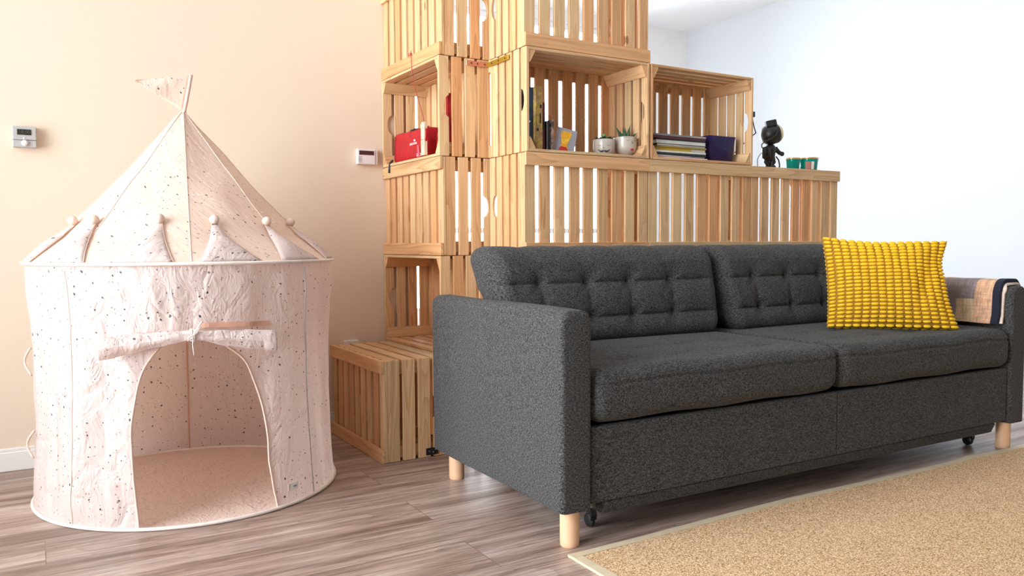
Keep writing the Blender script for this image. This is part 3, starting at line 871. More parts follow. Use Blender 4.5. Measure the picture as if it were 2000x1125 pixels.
# everything except the door sector
wallgrid(lambda z: -68.3 if z < 0 else arch_at(ARCH_R, min(z, AT)), lambda z: -45, 10, .004, AT, 48)
wallgrid(lambda z: -45, lambda z: 225, 150, .004, AT, 48)
wallgrid(lambda z: 225, lambda z: 360+arch_at(ARCH_L, min(z, AT)), 14, .004, AT, 48)
wallgrid(lambda z: -97.5, lambda z: -45, 30, AT, TZ, 16)
wallgrid(lambda z: -45, lambda z: 225, 150, AT, TZ, 16)
wallgrid(lambda z: 225, lambda z: 262.5, 22, AT, TZ, 16)
tw = m.build('wall_fabric', M['tent'], tent, smooth=True)
# roof
def roof_r(s):   # s = 0 apex .. 1 ring -> (r,z)
    T_ = [(0, 1.031), (.012, 1.020), (.062, .962), (.143, .868), (.225, .776), (.307, .689), (.392, .6235)]
    x = s*(len(T_)-1); i = min(int(x), len(T_)-2); f = x-i
    return T_[i][0]+(T_[i+1][0]-T_[i][0])*f, T_[i][1]+(T_[i+1][1]-T_[i][1])*f
def rp(th, s, off=0):
    r, z = roof_r(s); ang = ((th+97.5) % 45)/45
    sag = math.sin(PI*ang)
    r2 = r*(1-.045*sag*(1-s**3)) if s < 1 else r
    a = d2r(th)
    n = noise.noise(Vector((math.cos(a)*3*s, math.sin(a)*3*s, z*9)))*.006*math.sin(PI*s)
    nn = noise.noise(Vector((math.cos(a)*9*r, math.sin(a)*9*r, z*5+3)))*.006*min(1, (1-s)*6)
    return Vector(((r2+off*.7)*math.cos(a), (r2+off*.7)*math.sin(a), z+off*.7+n+nn-.004*sag*math.sin(PI*s)))
m = MB()
m.grid(lambda u, v: rp(-180+360*u, v), 192, 60, lambda u, v: (d2r(-180+360*u)*(.03+.33*v)*1.0+9, v*.57), flip=True)
m.build('roof_fabric', M['tentroof'], tent, smooth=True)
# ring hoop and lower hem
m = MB(); m.tube([(.392*math.cos(2*PI*k/96), .392*math.sin(2*PI*k/96), .6225) for k in range(96)], .0042, 8, closed=True); m.build('roof_hoop', M['piping'], tent, smooth=True)
m = MB(); m.tube([(.388*math.cos(2*PI*k/96), .388*math.sin(2*PI*k/96), .0048) for k in range(96)], .0046, 8, closed=True); m.build('bottom_hem', M['piping'], tent, smooth=True)
m = MB(); m.lathe([(0, .0018), (.37, .0018), (.386, .003)], 96)
m.uv = [[(m.v[i][0]+5, m.v[i][1]+5) for i in f] for f in m.f]
m.build('floor_mat', M['tentmat'], tent)
# seams
for k, th in enumerate(SEAMS):
    m = MB(); m.tube([rp(th, .04+.95*i/24, .0005) for i in range(25)], .0011, 6); m.build('roof_seam', M['seam'], tent)
for th in (-52.5, -142.5, 82.5, 37.5, 127.5, 172.5, -7.5):
    front = th in (-52.5, -7.5)
    off = -.0028 if th in (82.5, 127.5, 37.5) else .0005
    m = MB(); m.tube([wp(th+(4*(1-i/24) if th == -52.5 else 0), .008+.60*i/24, off) for i in range(25)], .0022 if (front or th == 82.5) else .0012, 6)
    m.build('pole_sleeve', M['pole'] if front else (M['band'] if th == 82.5 else M['ballcloth']), tent)
# arch binding
m = MB()
aa = [Vector((a, z, 0)) for a, z in ARCH_L+ARCH_R[::-1][1:]]
m.tube([wp(p.x, p.y, .0005) for p in aa], .0028, 6); m.build('door_binding', M['trim'], tent, smooth=True)
# rolled-up door and its tie
A0 = Vector((.418*math.cos(d2r(-126)), .418*math.sin(d2r(-126)), .432)); A1 = Vector((.420*math.cos(d2r(-71.5)), .420*math.sin(d2r(-71.5)), .430)); AM = Vector((.408*math.cos(d2r(-97.5)), .408*math.sin(d2r(-97.5)), .463))
m = MB(); nU, nV = 60, 30
def rollp(u, v):
    p = (A0*(1-u)**2+AM*2*u*(1-u)*1.0+A1*u*u)
    mid = AM*1.0
    base = A0.lerp(AM, u*2) if u < .5 else AM.lerp(A1, u*2-1)
    p = base.lerp(p, .35)
    d = abs(u-.5)*2; R = .0080+.0135*min(1, d*1.25)**.8
    a = 2*PI*v
    rr = R*(1+.10*math.sin(3*a+u*9)+.10*math.sin(5*a-u*14)*math.exp(-((d-.3)/.3)**2)+.05*math.sin(u*40))
    out = Vector((math.cos(d2r(-97.5)), math.sin(d2r(-97.5)), 0))
    return p+out*(rr*math.cos(a))+Vector((0, 0, 1))*(rr*1.12*math.sin(a))
m.grid(rollp, nU, nV, lambda u, v: (u*.40+1.7, v*.15+.3))
# spiral ends
for e, u in ((0, 0.0), (1, 1.0)):
    c0 = sum((rollp(u, k/12) for k in range(12)), Vector())/12
    m.grid(lambda a, b: c0+(rollp(u, a)-c0)*(.15+.85*b)+(A0-A1).normalized()*(-1 if e == 0 else 1)*.004*math.sin(b*13), 24, 8, lambda a, b: (a*.1, b*.03))
    for k in (.55, .8): m.tube([c0+(rollp(u, q/20)-c0)*k+(A0-A1).normalized()*(1 if e == 0 else -1)*.002 for q in range(21)], .0012, 5)
m.build('rolled_door', M['tent'], tent, smooth=True)
# binding of the tucked edge showing above the roll
m = MB(); m.grid(lambda u, v: wp(-95+26*u, .472-.006*u+.011*v, .006-.004*v), 20, 3, flip=False); m.build('door_edge_band', M['band'], tent, solid=.0015)
m = MB()
c0 = rollp(.5, 0)*.5+rollp(.5, .5)*.5
out = Vector((math.cos(d2r(-97.5)), math.sin(d2r(-97.5)), 0)); tang = Vector((-out.y, out.x, 0))
for dx in (-.004, .002):
    m.tube([c0+tang*(dx+.001*math.sin(k))+out*(.0125*math.cos(2*PI*k/16))+Vector((0, 0, .0135*math.sin(2*PI*k/16))) for k in range(16)], .0022, 6, closed=True)
q0 = c0+out*.0135
m.tube([q0, q0+tang*.008+Vector((0, 0, .014)), q0+tang*.016+Vector((0, 0, .026)), q0+tang*.020+Vector((0, 0, .031))], .0022, 6)
m.tube([q0, q0-tang*.002+Vector((0, 0, -.02)), q0+tang*.001+Vector((0, 0, -.046))], .0013, 6)
m.tube([q0, q0+tang*.008+Vector((0, 0, .006)), q0+tang*.013+out*.004+Vector((0, 0, .018)), q0+tang*.004+Vector((0, 0, .012)), q0], .0018, 6)
m.tube([q0, q0-tang*.010+Vector((0, 0, -.004)), q0-tang*.013+Vector((0, 0, -.012)), q0-tang*.003+Vector((0, 0, -.006)), q0], .0018, 6)
m.build('tie_ribbon', M['piping'], tent, smooth=True)
# flaps with stuffed balls
for k in range(12):
    th = -174+30*k
    skew = random.Random(k).uniform(-3, 3)
    m = MB()
    def fp(u, v, off=.004):
        half = 9.5*(1-v)**1.05+1.3
        a = th+skew*v+(2*u-1)*half
        s = .995-.215*v
        lift = .003+.010*math.sin(PI*v)*(1-(2*u-1)**2)+.004*v
        return rp(a, s, lift)
    m.grid(fp, 10, 14, lambda u, v: (u*.12*(1-v)+k*.31, v*.13))
    fl = m.build('roof_flap', M['tent'], tent, smooth=True, solid=.0012)
    m = MB(); m.tube([fp(0, v/14) for v in range(15)]+[fp(1, 1-v/14) for v in range(15)], .0010, 5); m.build('flap_binding', M['trim'], fl)
    c = fp(.5, 1)+Vector((0, 0, .009))
    m = MB()
    m.ball(c, (.0125, .0125, .0118), 16, 10)
    for i in range(len(m.v)):
        q = Vector(m.v[i])-c; m.v[i] = tuple(c+q*(1+.06*math.sin(6*math.atan2(q.y, q.x))*max(0, -q.z/.012)))
    b = m.build('flap_ball', M['ballcloth'], fl, smooth=True)
# pennant on top
m = MB()
px = Vector((-.985, .17, 0)).normalized()     # points to the left of the picture
def fg(u, v):
    top = Vector((.019, -.003, 1.130)); bot = Vector((.001, 0, 1.030))
    tip = Vector((-.120, .020, 1.108))
    edge = bot.lerp(top, v); p = edge.lerp(tip, u)
    return p+Vector((.17, .985, 0))*(.004*math.sin(u*7+v*3)*u)
m.grid(fg, 18, 10, lambda u, v: (u*.13+.21, v*.11*(1-u)+.71))
m.build('pennant', M['tentroof'], tent, smooth=True, solid=.0016)
m = MB(); m.tube([Vector((.001, -.001, 1.022)).lerp(Vector((.0215, -.004, 1.131)), k/8) for k in range(9)], [.0062, .0045, .0052, .0055, .0056, .0056, .0056, .0056, .0054], 10)
m.build('pennant_pole_sleeve', M['trim'], tent, smooth=True)
m = MB(); m.tube([Vector((-.0055, -.004, 1.036)).lerp(Vector((.0145, -.007, 1.129)), k/8) for k in range(9)], .0008, 5); m.build('pennant_stitching', M['band'], tent)
# side window ties on the left edge, brand-less care tag
for zc in (.375, .165):
    m = MB(); m.tube([wp(-176-3*math.sin(PI*k/10), zc-.035+.07*k/10, .006+.012*math.sin(PI*k/10)) for k in range(11)], .003, 6); m.build('side_tie', M['trim'], tent, smooth=True)
m = MB()
m.grid(lambda u, v: wp(-63.6+4.6*u, .040+.017*v, .0035), 4, 2); o = m.build('care_tag', M['paper'], tent, solid=.0012); o['label'] = 'small cream fabric tag'
m = MB(); m.grid(lambda u, v: wp(-61.4+1.5*u, .0475+.0028*v, .0048), 2, 1); m.build('tag_print', M['line'], o, solid=.0004)

# ------------------------------------------------------------------ thermostats and socket
t = thing('thermostat', 'grey square thermostat with dark display and round dial, left of the tent flag', 'thermostat', (-1.292, YW, .983))
m = MB(); m.box((-.0305, -.021, -.0085), (.0305, 0, .031)); m.build('housing', M['plast'], t, bevel=.0025, segs=2)
m = MB(); m.box((-.0305, -.0225, -.030), (.0305, 0, -.0095)); m.build('lower_housing', M['plast'], t, bevel=.0025, segs=2)
m = MB(); m.box((-.0180, -.0222, .006), (.0170, -.0205, .022)); o = m.build('display', M['lcd'], t)
text_mesh('18:00', .0135, 'display_digits', M['lcdseg'], o, (0, -.0226, .014), (PI/2, 0, 0), .0001)
m = MB(); m.lathe([(0, .026+.003), (.0065, .028), (.0085, .026), (.0090, .0215), (.0090, .015)], 24, (0, 0, -.0175), axis=Matrix.Rotation(PI/2, 3, 'X')); m.build('dial', M['plastw'], t, smooth=True)
m = MB(); m.lathe([(0, .0225), (.0025, .022), (.003, .020)], 14, (-.001, 0, -.0035), axis=Matrix.Rotation(PI/2, 3, 'X')); m.build('button', M['plastw'], t, smooth=True)
t = thing('thermostat', 'white wall control with dark display and two arrow buttons beside the crates', 'thermostat', (-.2385, YW, .9795))
m = MB(); m.box((-.037, -.022, -.028), (.030, 0, .027)); m.box((.0305, -.019, -.028), (.040, 0, .027)); m.build('housing', M['plastw'], t, bevel=.0025, segs=2)
m = MB(); m.box((-.0315, -.0228, .005), (.0110+.013, -.0210, .020)); o = m.build('display', M['lcdr'], t)
for dz in (-.006, -.0165):
    m = MB()
    for lo, hi in (((-.034, -.0228, dz-.005), (-.0335, -.0215, dz+.005)), ((-.0225, -.0228, dz-.005), (-.022, -.0215, dz+.005)), ((-.034, -.0228, dz+.0045), (-.022, -.0215, dz+.005)), ((-.034, -.0228, dz-.005), (-.022, -.0215, dz-.0045))): m.box(lo, hi)
    s = 1 if dz > -.01 else -1
    m.poly([(-.0305, dz-.0015*s), (-.0255, dz-.0015*s), (-.028, dz+.002*s)], 1, -.0228, -.0215); m.build('arrow_button', M['line'], t)
t = thing('wall_socket', 'small white socket plate low on the wall just above the bench crate', 'socket', (-.306, YW, .308))
m = MB(); m.box((-.027, -.012, -.020), (.027, 0, .012)); m.build('plate', M['base'], t, bevel=.002)

# ------------------------------------------------------------------ things in the crate with the red bag
ZS = 3*Hh+.0100
t = thing('first_aid_bag', 'red zipped first aid bag with white print in the open crate', 'bag', (XA+.050, 0, ZS))
m = MB()
def bagfn(r, p):
    q = r+Vector((0, .515, .052)); q.x += .006*math.sin((q.y-.35)*9); q.z *= 1+.02*math.sin(q.y*23)
    q.z = max(q.z, .0005)
    if q.z > .06: q.y += (.008 if q.y > .5 else -.012)*-(q.z-.06)/.05
    return q
sphere_box(m, (.036, .138, .0515), .016, (10, 36, 16), bagfn)
m.build('bag_body', M['red'], t, smooth=True)
m = MB(); m.tube([(-.014, .384+.262*k/24, .1035+.0008*math.sin(k)) for k in range(25)], .0016, 6); m.build('zip', M['redd'], t)
m = MB(); m.tube([(-.0365, .625, .006), (-.0375, .627, .05), (-.0360, .620, .094)], .0014, 6); m.build('side_seam', M['redd'], t)
m = MB(); m.tube([(.0, .575, .1035), (.0, .565, .110), (.0, .53, .112), (.0, .50, .109), (.0, .49, .1035)], .0032, 6); m.build('handle', M['navy'], t, smooth=True)
m = MB(); m.tube([(-.040, .635, .012), (-.050, .640, .002), (-.0525, .641, -.020), (-.053, .640, -.033)], .0042, 6); m.build('zip_pull', M['blacksoft'], t, smooth=True)
text_mesh('LIFESYSTEMS', .0105, 'bag_print', M['white'], t, (-.0375, .462, .052), (PI/2, 0, -PI/2), .0003)
m = MB(); m.box((-.0376, .450, .060), (-.0366, .458, .0665)); m.box((-.0376, .446, .060), (-.0366, .452, .064)); m.build('bag_emblem', M['white'], t)
# second red bag at the near end, half hidden by the toy
t = thing('first_aid_bag', 'smaller dark red pouch standing behind the wooden toy near the crate edge', 'bag', (XA+.065, .304, ZS))
m = MB(); sphere_box(m, (.030, .037, .042), .018, (8, 12, 12), lambda r, p: Vector((r.x, r.y*(1-.12*(r.z+.042)/.084), r.z+.0422))); m.build('pouch_body', M['red'], t, smooth=True)
m = MB(); m.tube([(-.0305, -.030+.060*k/12, .055+.004*math.sin(PI*k/12)) for k in range(13)], .0014, 6); m.build('zip', M['redd'], t)
# packets in front of the bag
for (y, x, w_, h_, mt, lab, tl) in ((.402, .008, .016, .040, 'pinkpack', 'pink glossy packet in front of the red bag, left of two', .18), (.378, .010, .017, .044, 'redd', 'dark red glossy packet between pink packet and wooden toy', -.1)):
    t = thing('packet', lab, 'packet', (XA+x, y, ZS), 0, None)
    m = MB(); m.grid(lambda u, v: Vector((-.003*math.sin(PI*u)-.002, (u-.5)*w_*(1-.35*v)+tl*.03*v, .001+v*h_)), 6, 8); m.build('sleeve', M[mt], t, smooth=True, solid=.003)
    m = MB(); m.box((-.0085, -.006, .004), (-.0072, .004, .007)); m.box((-.0085, -.003, .0105), (-.0072, .005, .0125)); m.build('white_print', M['white'], t)
# wooden pull toy hanging from the red string
t = thing('wooden_toy', 'pale wooden jumping toy hanging by a red string before the red bag', 'toy', (XA-.0040, .338, ZS))
m = MB()
hd = [(-.0125, .052), (-.0125, .085), (-.0150, .090), (-.0150, .102), (-.009, .104), (-.006, .109), (0, .106), (.006, .109), (.009, .104), (.0150, .102), (.0150, .090), (.0125, .085), (.0125, .052)]
m.poly(hd, 0, -.006, .006); m.build('toy_head', M['lime'], t, bevel=.0012)
m = MB(); m.ball((-.0062, -.002, .088), .0014, 8, 6); m.build('eye', M['ink'], t)
m = MB()
for s in (-1, 1): m.poly([(s*.0125, .001), (s*.0125, .051), (s*.0035, .051), (s*.0035, .030), (s*.001, .028), (s*.001, .001)][::s], 0, -.006, .006)
m.build('toy_body', M['lime'], t, bevel=.0008)
for s in (-1, 1):
    m = MB(); m.poly([(s*.0135, .045), (s*.0205, .060), (s*.0205, .083), (s*.0150, .086)][::s], 0, -.003, .004); m.build('toy_arm', M['red'], t, bevel=.0008)
m = MB(); m.poly([(.0135, .018), (.0175, .020), (.0180, .044), (.0135, .044)], 0, -.003, .004); m.build('toy_leg', M['bobble'], t)['label'] = 'orange painted leg'
t = thing('red_string', 'thin red string tied in a bow, hanging down the divider crate to the toy', 'string', (XA-.0035, .438, 1.298))
m = MB(); m.tube([(0, 0, 0), (.0, -.008, -.055), (-.0005, -.012, -.060), (.0, -.030, -.115), (-.0, -.095, -.222), (-.0005, -.1, -.2395)], .0011, 6); m.build('cord', M['redcord'], t)
m = MB()
m.tube([(0, 0, 0), (-.002, .010, .003), (-.002, .016, .000), (-.002, .013, -.006), (-.001, .006, -.003), (0, 0, 0)], .0011, 6)
m.tube([(0, 0, 0), (-.002, -.006, .006), (-.002, -.010, .008)], .0011, 6); m.tube([(0, 0, 0), (-.002, -.008, -.003), (-.002, -.004, -.008), (0, 0, 0)], .0014, 6)
m.tube([(0, 0, 0), (-.002, .014, -.007), (-.001, .020, -.009)], .0010, 6); m.build('bow', plain('bright_red_cord', (.55, .02, .05), .6), t)
m = MB(); m.ball((.0, -.002, 0), .0035, 8, 6); m.build('knot', M['redcord'], t)
t = thing('book', 'tall red book standing against the near end inside the red bag crate', 'book', (XA+.036, YA+.0145, ZS))
m = MB(); m.box((0, 0, .0005), (.045, .0025, .190)); m.box((0, .0115, .0005), (.045, .014, .190)); m.box((0, .0025, .0005), (.0025, .0115, .190)); m.build('book_cover', M['red'], t)
m = MB(); m.box((.003, .0027, .003), (.043, .0113, .186)); m.build('pages', M['paper'], t)

# ------------------------------------------------------------------ books and plants
def book(label, x, y, wx, dy, h, mat, ang=0, spine=None, group=None, lean=0):
    t = thing('book', label, 'book', (x, y, ZS+.0002), ang, group)
    if lean: t.rotation_euler = (0, lean, ang)
    m = MB(); m.box((0, 0, 0), (.0018, dy, h)); m.box((wx-.0018, 0, 0), (wx, dy, h)); m.box((.0018, 0, 0), (wx-.0018, .002, h)); m.build('book_cover', mat, t, bevel=.0004)
    m = MB(); m.box((.002, .0022, .002), (wx-.002, dy-.003, h-.003)); m.build('pages', M['paper'], t)
    if spine:
        m = MB()
        for z0, z1, x0, x1 in spine[1]: m.box((x0*wx, -.0006, z0*h), (x1*wx, -.0001, z1*h))
        m.build('spine_print', spine[0], t)
    return t
def mat_blotch(name, a, b, sc=40):
    m, nt, bs = newmat(name); tc = N(nt, 'ShaderNodeTexCoord').outputs['Object']
    n = N(nt, 'ShaderNodeTexNoise', Scale=sc, Detail=4.0, Distortion=1.0); L(nt, tc, n.inputs[0])
    L(nt, ramp(nt, n.outputs[0], [(.38, a), (.5, tuple((p+q)/2 for p, q in zip(a, b))), (.62, b)]), bs.inputs['Base Color']); bs.inputs['Roughness'].default_value = .5
    return m
BG = 'books at the left end of the shelf crate'
book('dark blue book, leftmost on the shelf of books', .034, .045, .020, .13, .192, mat_blotch('blue_cover', (.008, .012, .02), (.02, .07, .15), 12), group=BG, spine=(M['white'], [(.44, .47, .2, .5)]))
book('tall ochre patterned book next to the dark blue book', .0555, .030, .0235, .14, .193, mat_blotch('ochre_cover', (.50, .34, .06), (.30, .17, .09), 55), group=BG, spine=(M['ink'], [(.42, .58, .55, .75), (.3, .34, .1, .4), (.66, .72, .6, .85)]))
book('maroon book to the right of the ochre patterned book', .082, .060, .026, .115, .152, plain('maroon_cover', (.13, .005, .03), .4), group=BG, spine=(M['ink'], [(.45, .66, .05, .95)]))
book('thin black book between the maroon book and the photo card', .111, .055, .012, .10, .095, M['black'], group=BG, spine=(M['white'], [(0.02, .98, .0, .12)]))
book('slim brown striped booklet leaning right of the black book', .1245, .050, .008, .10, .100, mat_blotch('brown_cover', (.06, .04, .03), (.50, .32, .25), 60), group=BG, lean=.03)
# photo card leaning
t = thing('photo_card', 'grey card with a tall orange drink glass on it, leaning against the books', 'card', (.140, .062, ZS+.0005))
t.rotation_euler = (math.radians(-12), math.radians(13), math.radians(-20))
m = MB(); m.box((0, 0, .0), (.066, .002, .088)); m.build('card', plain('card_grey', (.30, .28, .32), .35), t)
m = MB(); m.poly([(.018, .004), (.040, .004), (.044, .020), (.040, .035), (.050, .072), (.046, .078), (.020, .078), (.014, .068), (.022, .036), (.015, .018)], 1, -.0012, -.0002)
m.build('glass_print', mat_blotch('orange_drink', (.70, .30, .01), (.80, .50, .03), 60), t)
m = MB(); m.poly([(.017, .004), (.041, .004), (.0442, .018), (.038, .026), (.020, .026), (.0148, .017)], 1, -.0018, -.0013); m.build('red_print', plain('print_red', (.50, .02, .02), .4), t)
t = thing('paper_scrap', 'strip of white paper lying flat beside the moustache plant pot', 'paper', (.235, .040, ZS+.0004), .05)
m = MB(); m.grid(lambda u, v: (u*.085, v*.035, .001+.0015*math.sin(u*9)*v), 12, 3); m.build('sheet', M['white'], t, solid=.0006, smooth=True)

def leaf(m, base, tip, wdt, mi=0, bend=(0, 0, 0)):
    base = Vector(base); tip = Vector(tip); pts = []; rr = []
    for k in range(8):
        f = k/7; pts.append(base.lerp(tip, f)+Vector(bend)*math.sin(PI*f)); rr.append(max(.0003, wdt*(math.sin(PI*min(1, f*.75+.25))**.8)*(1-f**3)))
    m.tube(pts, rr, 6, mi)
def facepot(label, x, y, kind):
    t = thing('plant_pot', label, 'plant pot', (x, y, ZS))
    m = MB()
    if kind == 0: prof = [(0, 0), (.024, 0), (.029, .003), (.0345, .012), (.036, .030), (.0362, .048), (.0350, .0535), (.0335, .0535), (.0335, .044), (0, .044)]
    else: prof = [(0, 0), (.020, 0), (.021, .005), (.024, .009), (.033, .016), (.0375, .028), (.0385, .046), (.0382, .0640), (.0365, .0640), (.0360, .055), (0, .055)]
    m.lathe(prof, 40); m.build('pot', M['ceramic'], t, auto=45)
    def rad(z):
        for (a, b), (c, d) in zip(prof[1:], prof[2:]):
            if b <= z <= d and d > b: return a+(c-a)*(z-b)/(d-b)
        return .036
    FA = math.atan2(-2.11, -1.62)+(.0 if kind == 0 else .62)   # faces roughly to the room
    def on(a, z, off=.0006): r = rad(z)+off; return Vector((r*math.cos(FA+a), r*math.sin(FA+a), z))
    m = MB()
    if kind == 0:
        for s in (-1, 1):
            m.tube([on(s*(.03+.52*f), .0150+.004*math.sin(PI*f*.9)*(-1)+.006*f*f) for f in [k/8 for k in range(9)]], [.0020, .0026, .0028, .0027, .0024, .0020, .0016, .0012, .0007], 6)
        m.build('painted_moustache', M['ink'], t, smooth=True)
    else:
        m.ball(on(.02, .0215, 0), (.0062, .0062, .0036), 12, 8); m.build('painted_lips', M['lip'], t, smooth=True)
    m = MB(); ez = .034 if kind == 0 else .053
    for s in (-1, 1):
        m.tube([on(s*.42+.19*(f-.5)*2, ez-.0025*math.sin(PI*f)) for f in [k/8 for k in range(9)]], .0006, 5)
        if kind: m.tube([on(s*.48+.28*(f-.5)*2, ez+.006+.0015*math.sin(PI*f)) for f in [k/8 for k in range(9)]], .0005, 5)
    m.tube([on(-.06, ez-.004), on(-.07, ez-.009), on(0, ez-.0125), on(.07, ez-.009)], .0005, 5)
    m.build('painted_eyes', M['lash'], t)
    m = MB(); zt = .044 if kind == 0 else .055; m.lathe([(0, zt+.003), (.034 if kind == 0 else .0355, zt+.001)], 24); m.build('soil', M['soil'], t)
    rg = random.Random(5+kind)
    if kind == 0:
        for k in range(18):
            a = 2*PI*k/18+rg.uniform(-.1, .1); r = rg.uniform(.022, .037)
            m = MB(); leaf(m, (.010*math.cos(a), .010*math.sin(a), .046), (r*math.cos(a), r*math.sin(a), .056+rg.uniform(0, .012)), .0042, bend=(0, 0, .004)); m.build('leaf', M['leafd'], t, smooth=True)
        m = MB(); m.ball((0, 0, .064), (.0085, .0085, .0105), 16, 10)
        for i in range(len(m.v)):
            q = m.v[i]; a = math.atan2(q[1], q[0]); k = 1+.08*math.cos(8*a); m.v[i] = (q[0]*k, q[1]*k, q[2])
        m.build('cactus', M['cactus'], t, smooth=True)
        m = MB()
        for k in range(5): m.tube([(0, 0, .072), (.002*math.cos(k*2), .002*math.sin(k*2), .085+.003*(k % 2))], .0004, 4)
        m.tube([(0, 0, .072), (0, 0, .094)], .0004, 4); m.build('cactus_spines', M['lash'], t)
    else:
        r2 = Vector((rt.x, rt.y, 0))
        for dx, dz, ww in ((-.038, .108, .0058), (-.030, .082, .0045), (-.036, .070, .0040), (-.004, .104, .0062), (.006, .099, .0060), (.026, .109, .0062), (.036, .082, .0056), (.016, .088, .005), (-.012, .086, .005)):
            dd = Vector((rg.uniform(-.012, .012), rg.uniform(-.012, .012), 0))
            m = MB(); leaf(m, r2*dx*.30+Vector((0, 0, .054)), r2*dx+dd+Vector((0, 0, dz)), ww, bend=r2*(-dx*.08)); m.build('leaf', M['leaf'], t, smooth=True)
facepot('cream plant pot with closed eyes and black moustache, small cactus in it', .352, .078, 0)
facepot('cream plant pot with closed eyes and red lips, spiky dark succulent in it', .432, .066, 1)

# ------------------------------------------------------------------ magazines and purple bin
X1 = CW
mags = [((.50, .12, .16), (.85, .8, .78), .006, 'pink and white'), ((.62, .62, .62), (.8, .8, .8), .004, 'pale grey'), ((.012, .018, .012), (.6, .6, .58), .009, 'black'), ((.72, .72, .66), (.8, .8, .75), .006, 'off-white'),
        ((.60, .40, .02), (.7, .68, .6), .010, 'yellow'), ((.35, .24, .05), (.8, .78, .72), .005, 'ochre'), ((.015, .025, .07), (.65, .65, .68), .007, 'navy'), ((.62, .62, .55), (.70, .70, .64), .011, 'thick cream'),
        ((.02, .05, .04), (.5, .5, .45), .005, 'dark green'), ((.20, .01, .03), (.08, .03, .04), .009, 'dark red'), ((.22, .25, .24), (.5, .5, .5), .006, 'grey green')]
z = ZS+.0003
order = ['lowest', 'second from the bottom', 'third from the bottom', 'fourth from the bottom', 'fifth from the bottom', 'middle', 'seventh from the bottom', 'fourth from the top', 'third from the top', 'second from the top', 'topmost']
for i, (cc, pc, th, nm) in enumerate(mags):
    rg = random.Random(40+i)
    x0 = X1+.052+rg.uniform(-.004, .004)-(.010 if i > 8 else 0); wx = .226+rg.uniform(-.006, .004)+(.014 if i > 8 else 0)
    t = thing('magazine', '%s magazine, %s in the pile beside the purple bin' % (nm, order[i]), 'magazine', (x0, .028+rg.uniform(-.004, .006), z), rg.uniform(-.02, .02), 'magazines piled in the crate')
    mc = plain('magazine_cover', cc, .35); mp = plain('magazine_pages', pc, .7)
    m = MB(); m.box((0, 0, 0), (wx, .140, .0011)); m.box((0, 0, th-.0011), (wx, .140, th)); m.box((-.0008, 0, 0), (0, .140, th)); 
    if i % 3 == 1: m.box((0, -.0006, 0), (wx*.7, 0, th))
    elif i % 3 == 2 or i == 4: m.box((0, -.0006, 0), (wx, 0, th*.8))
    m.build('cover', mc, t)
    m = MB(); m.box((.0005, .0005, .0012), (wx-.001, .139, th-.0012)); m.build('pages', mp, t)
    z += th+.0004
t = thing('storage_bin', 'smoky purple translucent plastic bin standing right of the magazine pile', 'bin', (X1+.372, .098, ZS+.0004))
m = MB()
def rrect(hx, hy, r, n=6):
    out = []
    for cx, cy, a0 in ((hx-r, hy-r, 0), (-hx+r, hy-r, PI/2), (-hx+r, -hy+r, PI), (hx-r, -hy+r, 3*PI/2)):
        for k in range(n+1): a = a0+PI/2*k/n; out.append((cx+r*math.cos(a), cy+r*math.sin(a)))
    return out
lv = [(.058, .052, 0), (.060, .054, .003), (.0675, .060, .085), (.069, .0615, .092), (.0665, .059, .092), (.065, .057, .085), (.058, .052, .004)]
rings = [[m.vert((x, y, z_)) for x, y in rrect(hx, hy, .016)] for hx, hy, z_ in lv]
for A, B in zip(rings, rings[1:]):
    for k in range(len(A)): k2 = (k+1) % len(A); m.face((A[k], A[k2], B[k2], B[k]))
m.face(rings[0][::-1]); m.face(rings[-1]); m.build('bin_shell', M['purple'], t, auto=50)
m = MB(); m.box((-.045, -.035, .006), (.020, .03, .040)); m.build('contents', plain('purple_content', (.07, .02, .09), .6), t, bevel=.004)

# ------------------------------------------------------------------ astronaut lamp, candle glasses, cable
ZT = 3*Hh
t = thing('astronaut_lamp', 'black astronaut projector lamp with gold visor on the low divider end', 'lamp', (1.150, .085, ZT))
view = Vector((-.745, -.667, 0)); rv = Vector((rt.x, rt.y, 0)); fv = Vector((rt.y, -rt.x, 0))*-1   # rv picture right, fv away
fv = Vector((fw.x, fw.y, 0)).normalized()
def W3(x, y, z): return rv*x+fv*y+Vector((0, 0, z))
K = 1.0
m = MB(); m.lathe([(0, 0), (.030, 0), (.031, .003), (.026, .007), (0, .008)], 28); m.build('foot_plate', M['black'], t, auto=40)
def skin(name, nodes, edges, mat, parent, lvl=2):
    me = bpy.data.meshes.new(name); me.from_pydata([tuple(n[0]) for n in nodes], edges, []); me.materials.append(mat)
    o = bpy.data.objects.new(name, me); COL.objects.link(o); o.parent = parent
    sk = o.modifiers.new('skin', 'SKIN'); sk.use_smooth_shade = True
    for i, n in enumerate(nodes):
        r = n[1]; me.skin_vertices[0].data[i].radius = (r, r) if not isinstance(r, tuple) else r
    me.skin_vertices[0].data[0].use_root = True
    s = o.modifiers.new('subsurf', 'SUBSURF'); s.levels = lvl; s.render_levels = lvl
    return o
def mkskin(name, nodes, edges, mat, parent):
    me = bpy.data.meshes.new(name); me.from_pydata([tuple(n[0]) for n in nodes], edges, [])
    o = bpy.data.objects.new(name, me); COL.objects.link(o); o.parent = parent
    sk = o.modifiers.new('skin', 'SKIN'); sk.use_smooth_shade = True
    me.materials.append(mat)
    if not me.skin_vertices: return o
    for i, n in enumerate(nodes): me.skin_vertices[0].data[i].radius = (n[1], n[1])
    me.skin_vertices[0].data[0].use_root = True
    s = o.modifiers.new('subsurf', 'SUBSURF'); s.levels = 2; s.render_levels = 2
    return o
m = MB()
def limb(pts, rr): m.tube([W3(*p) for p in pts], rr, 10)
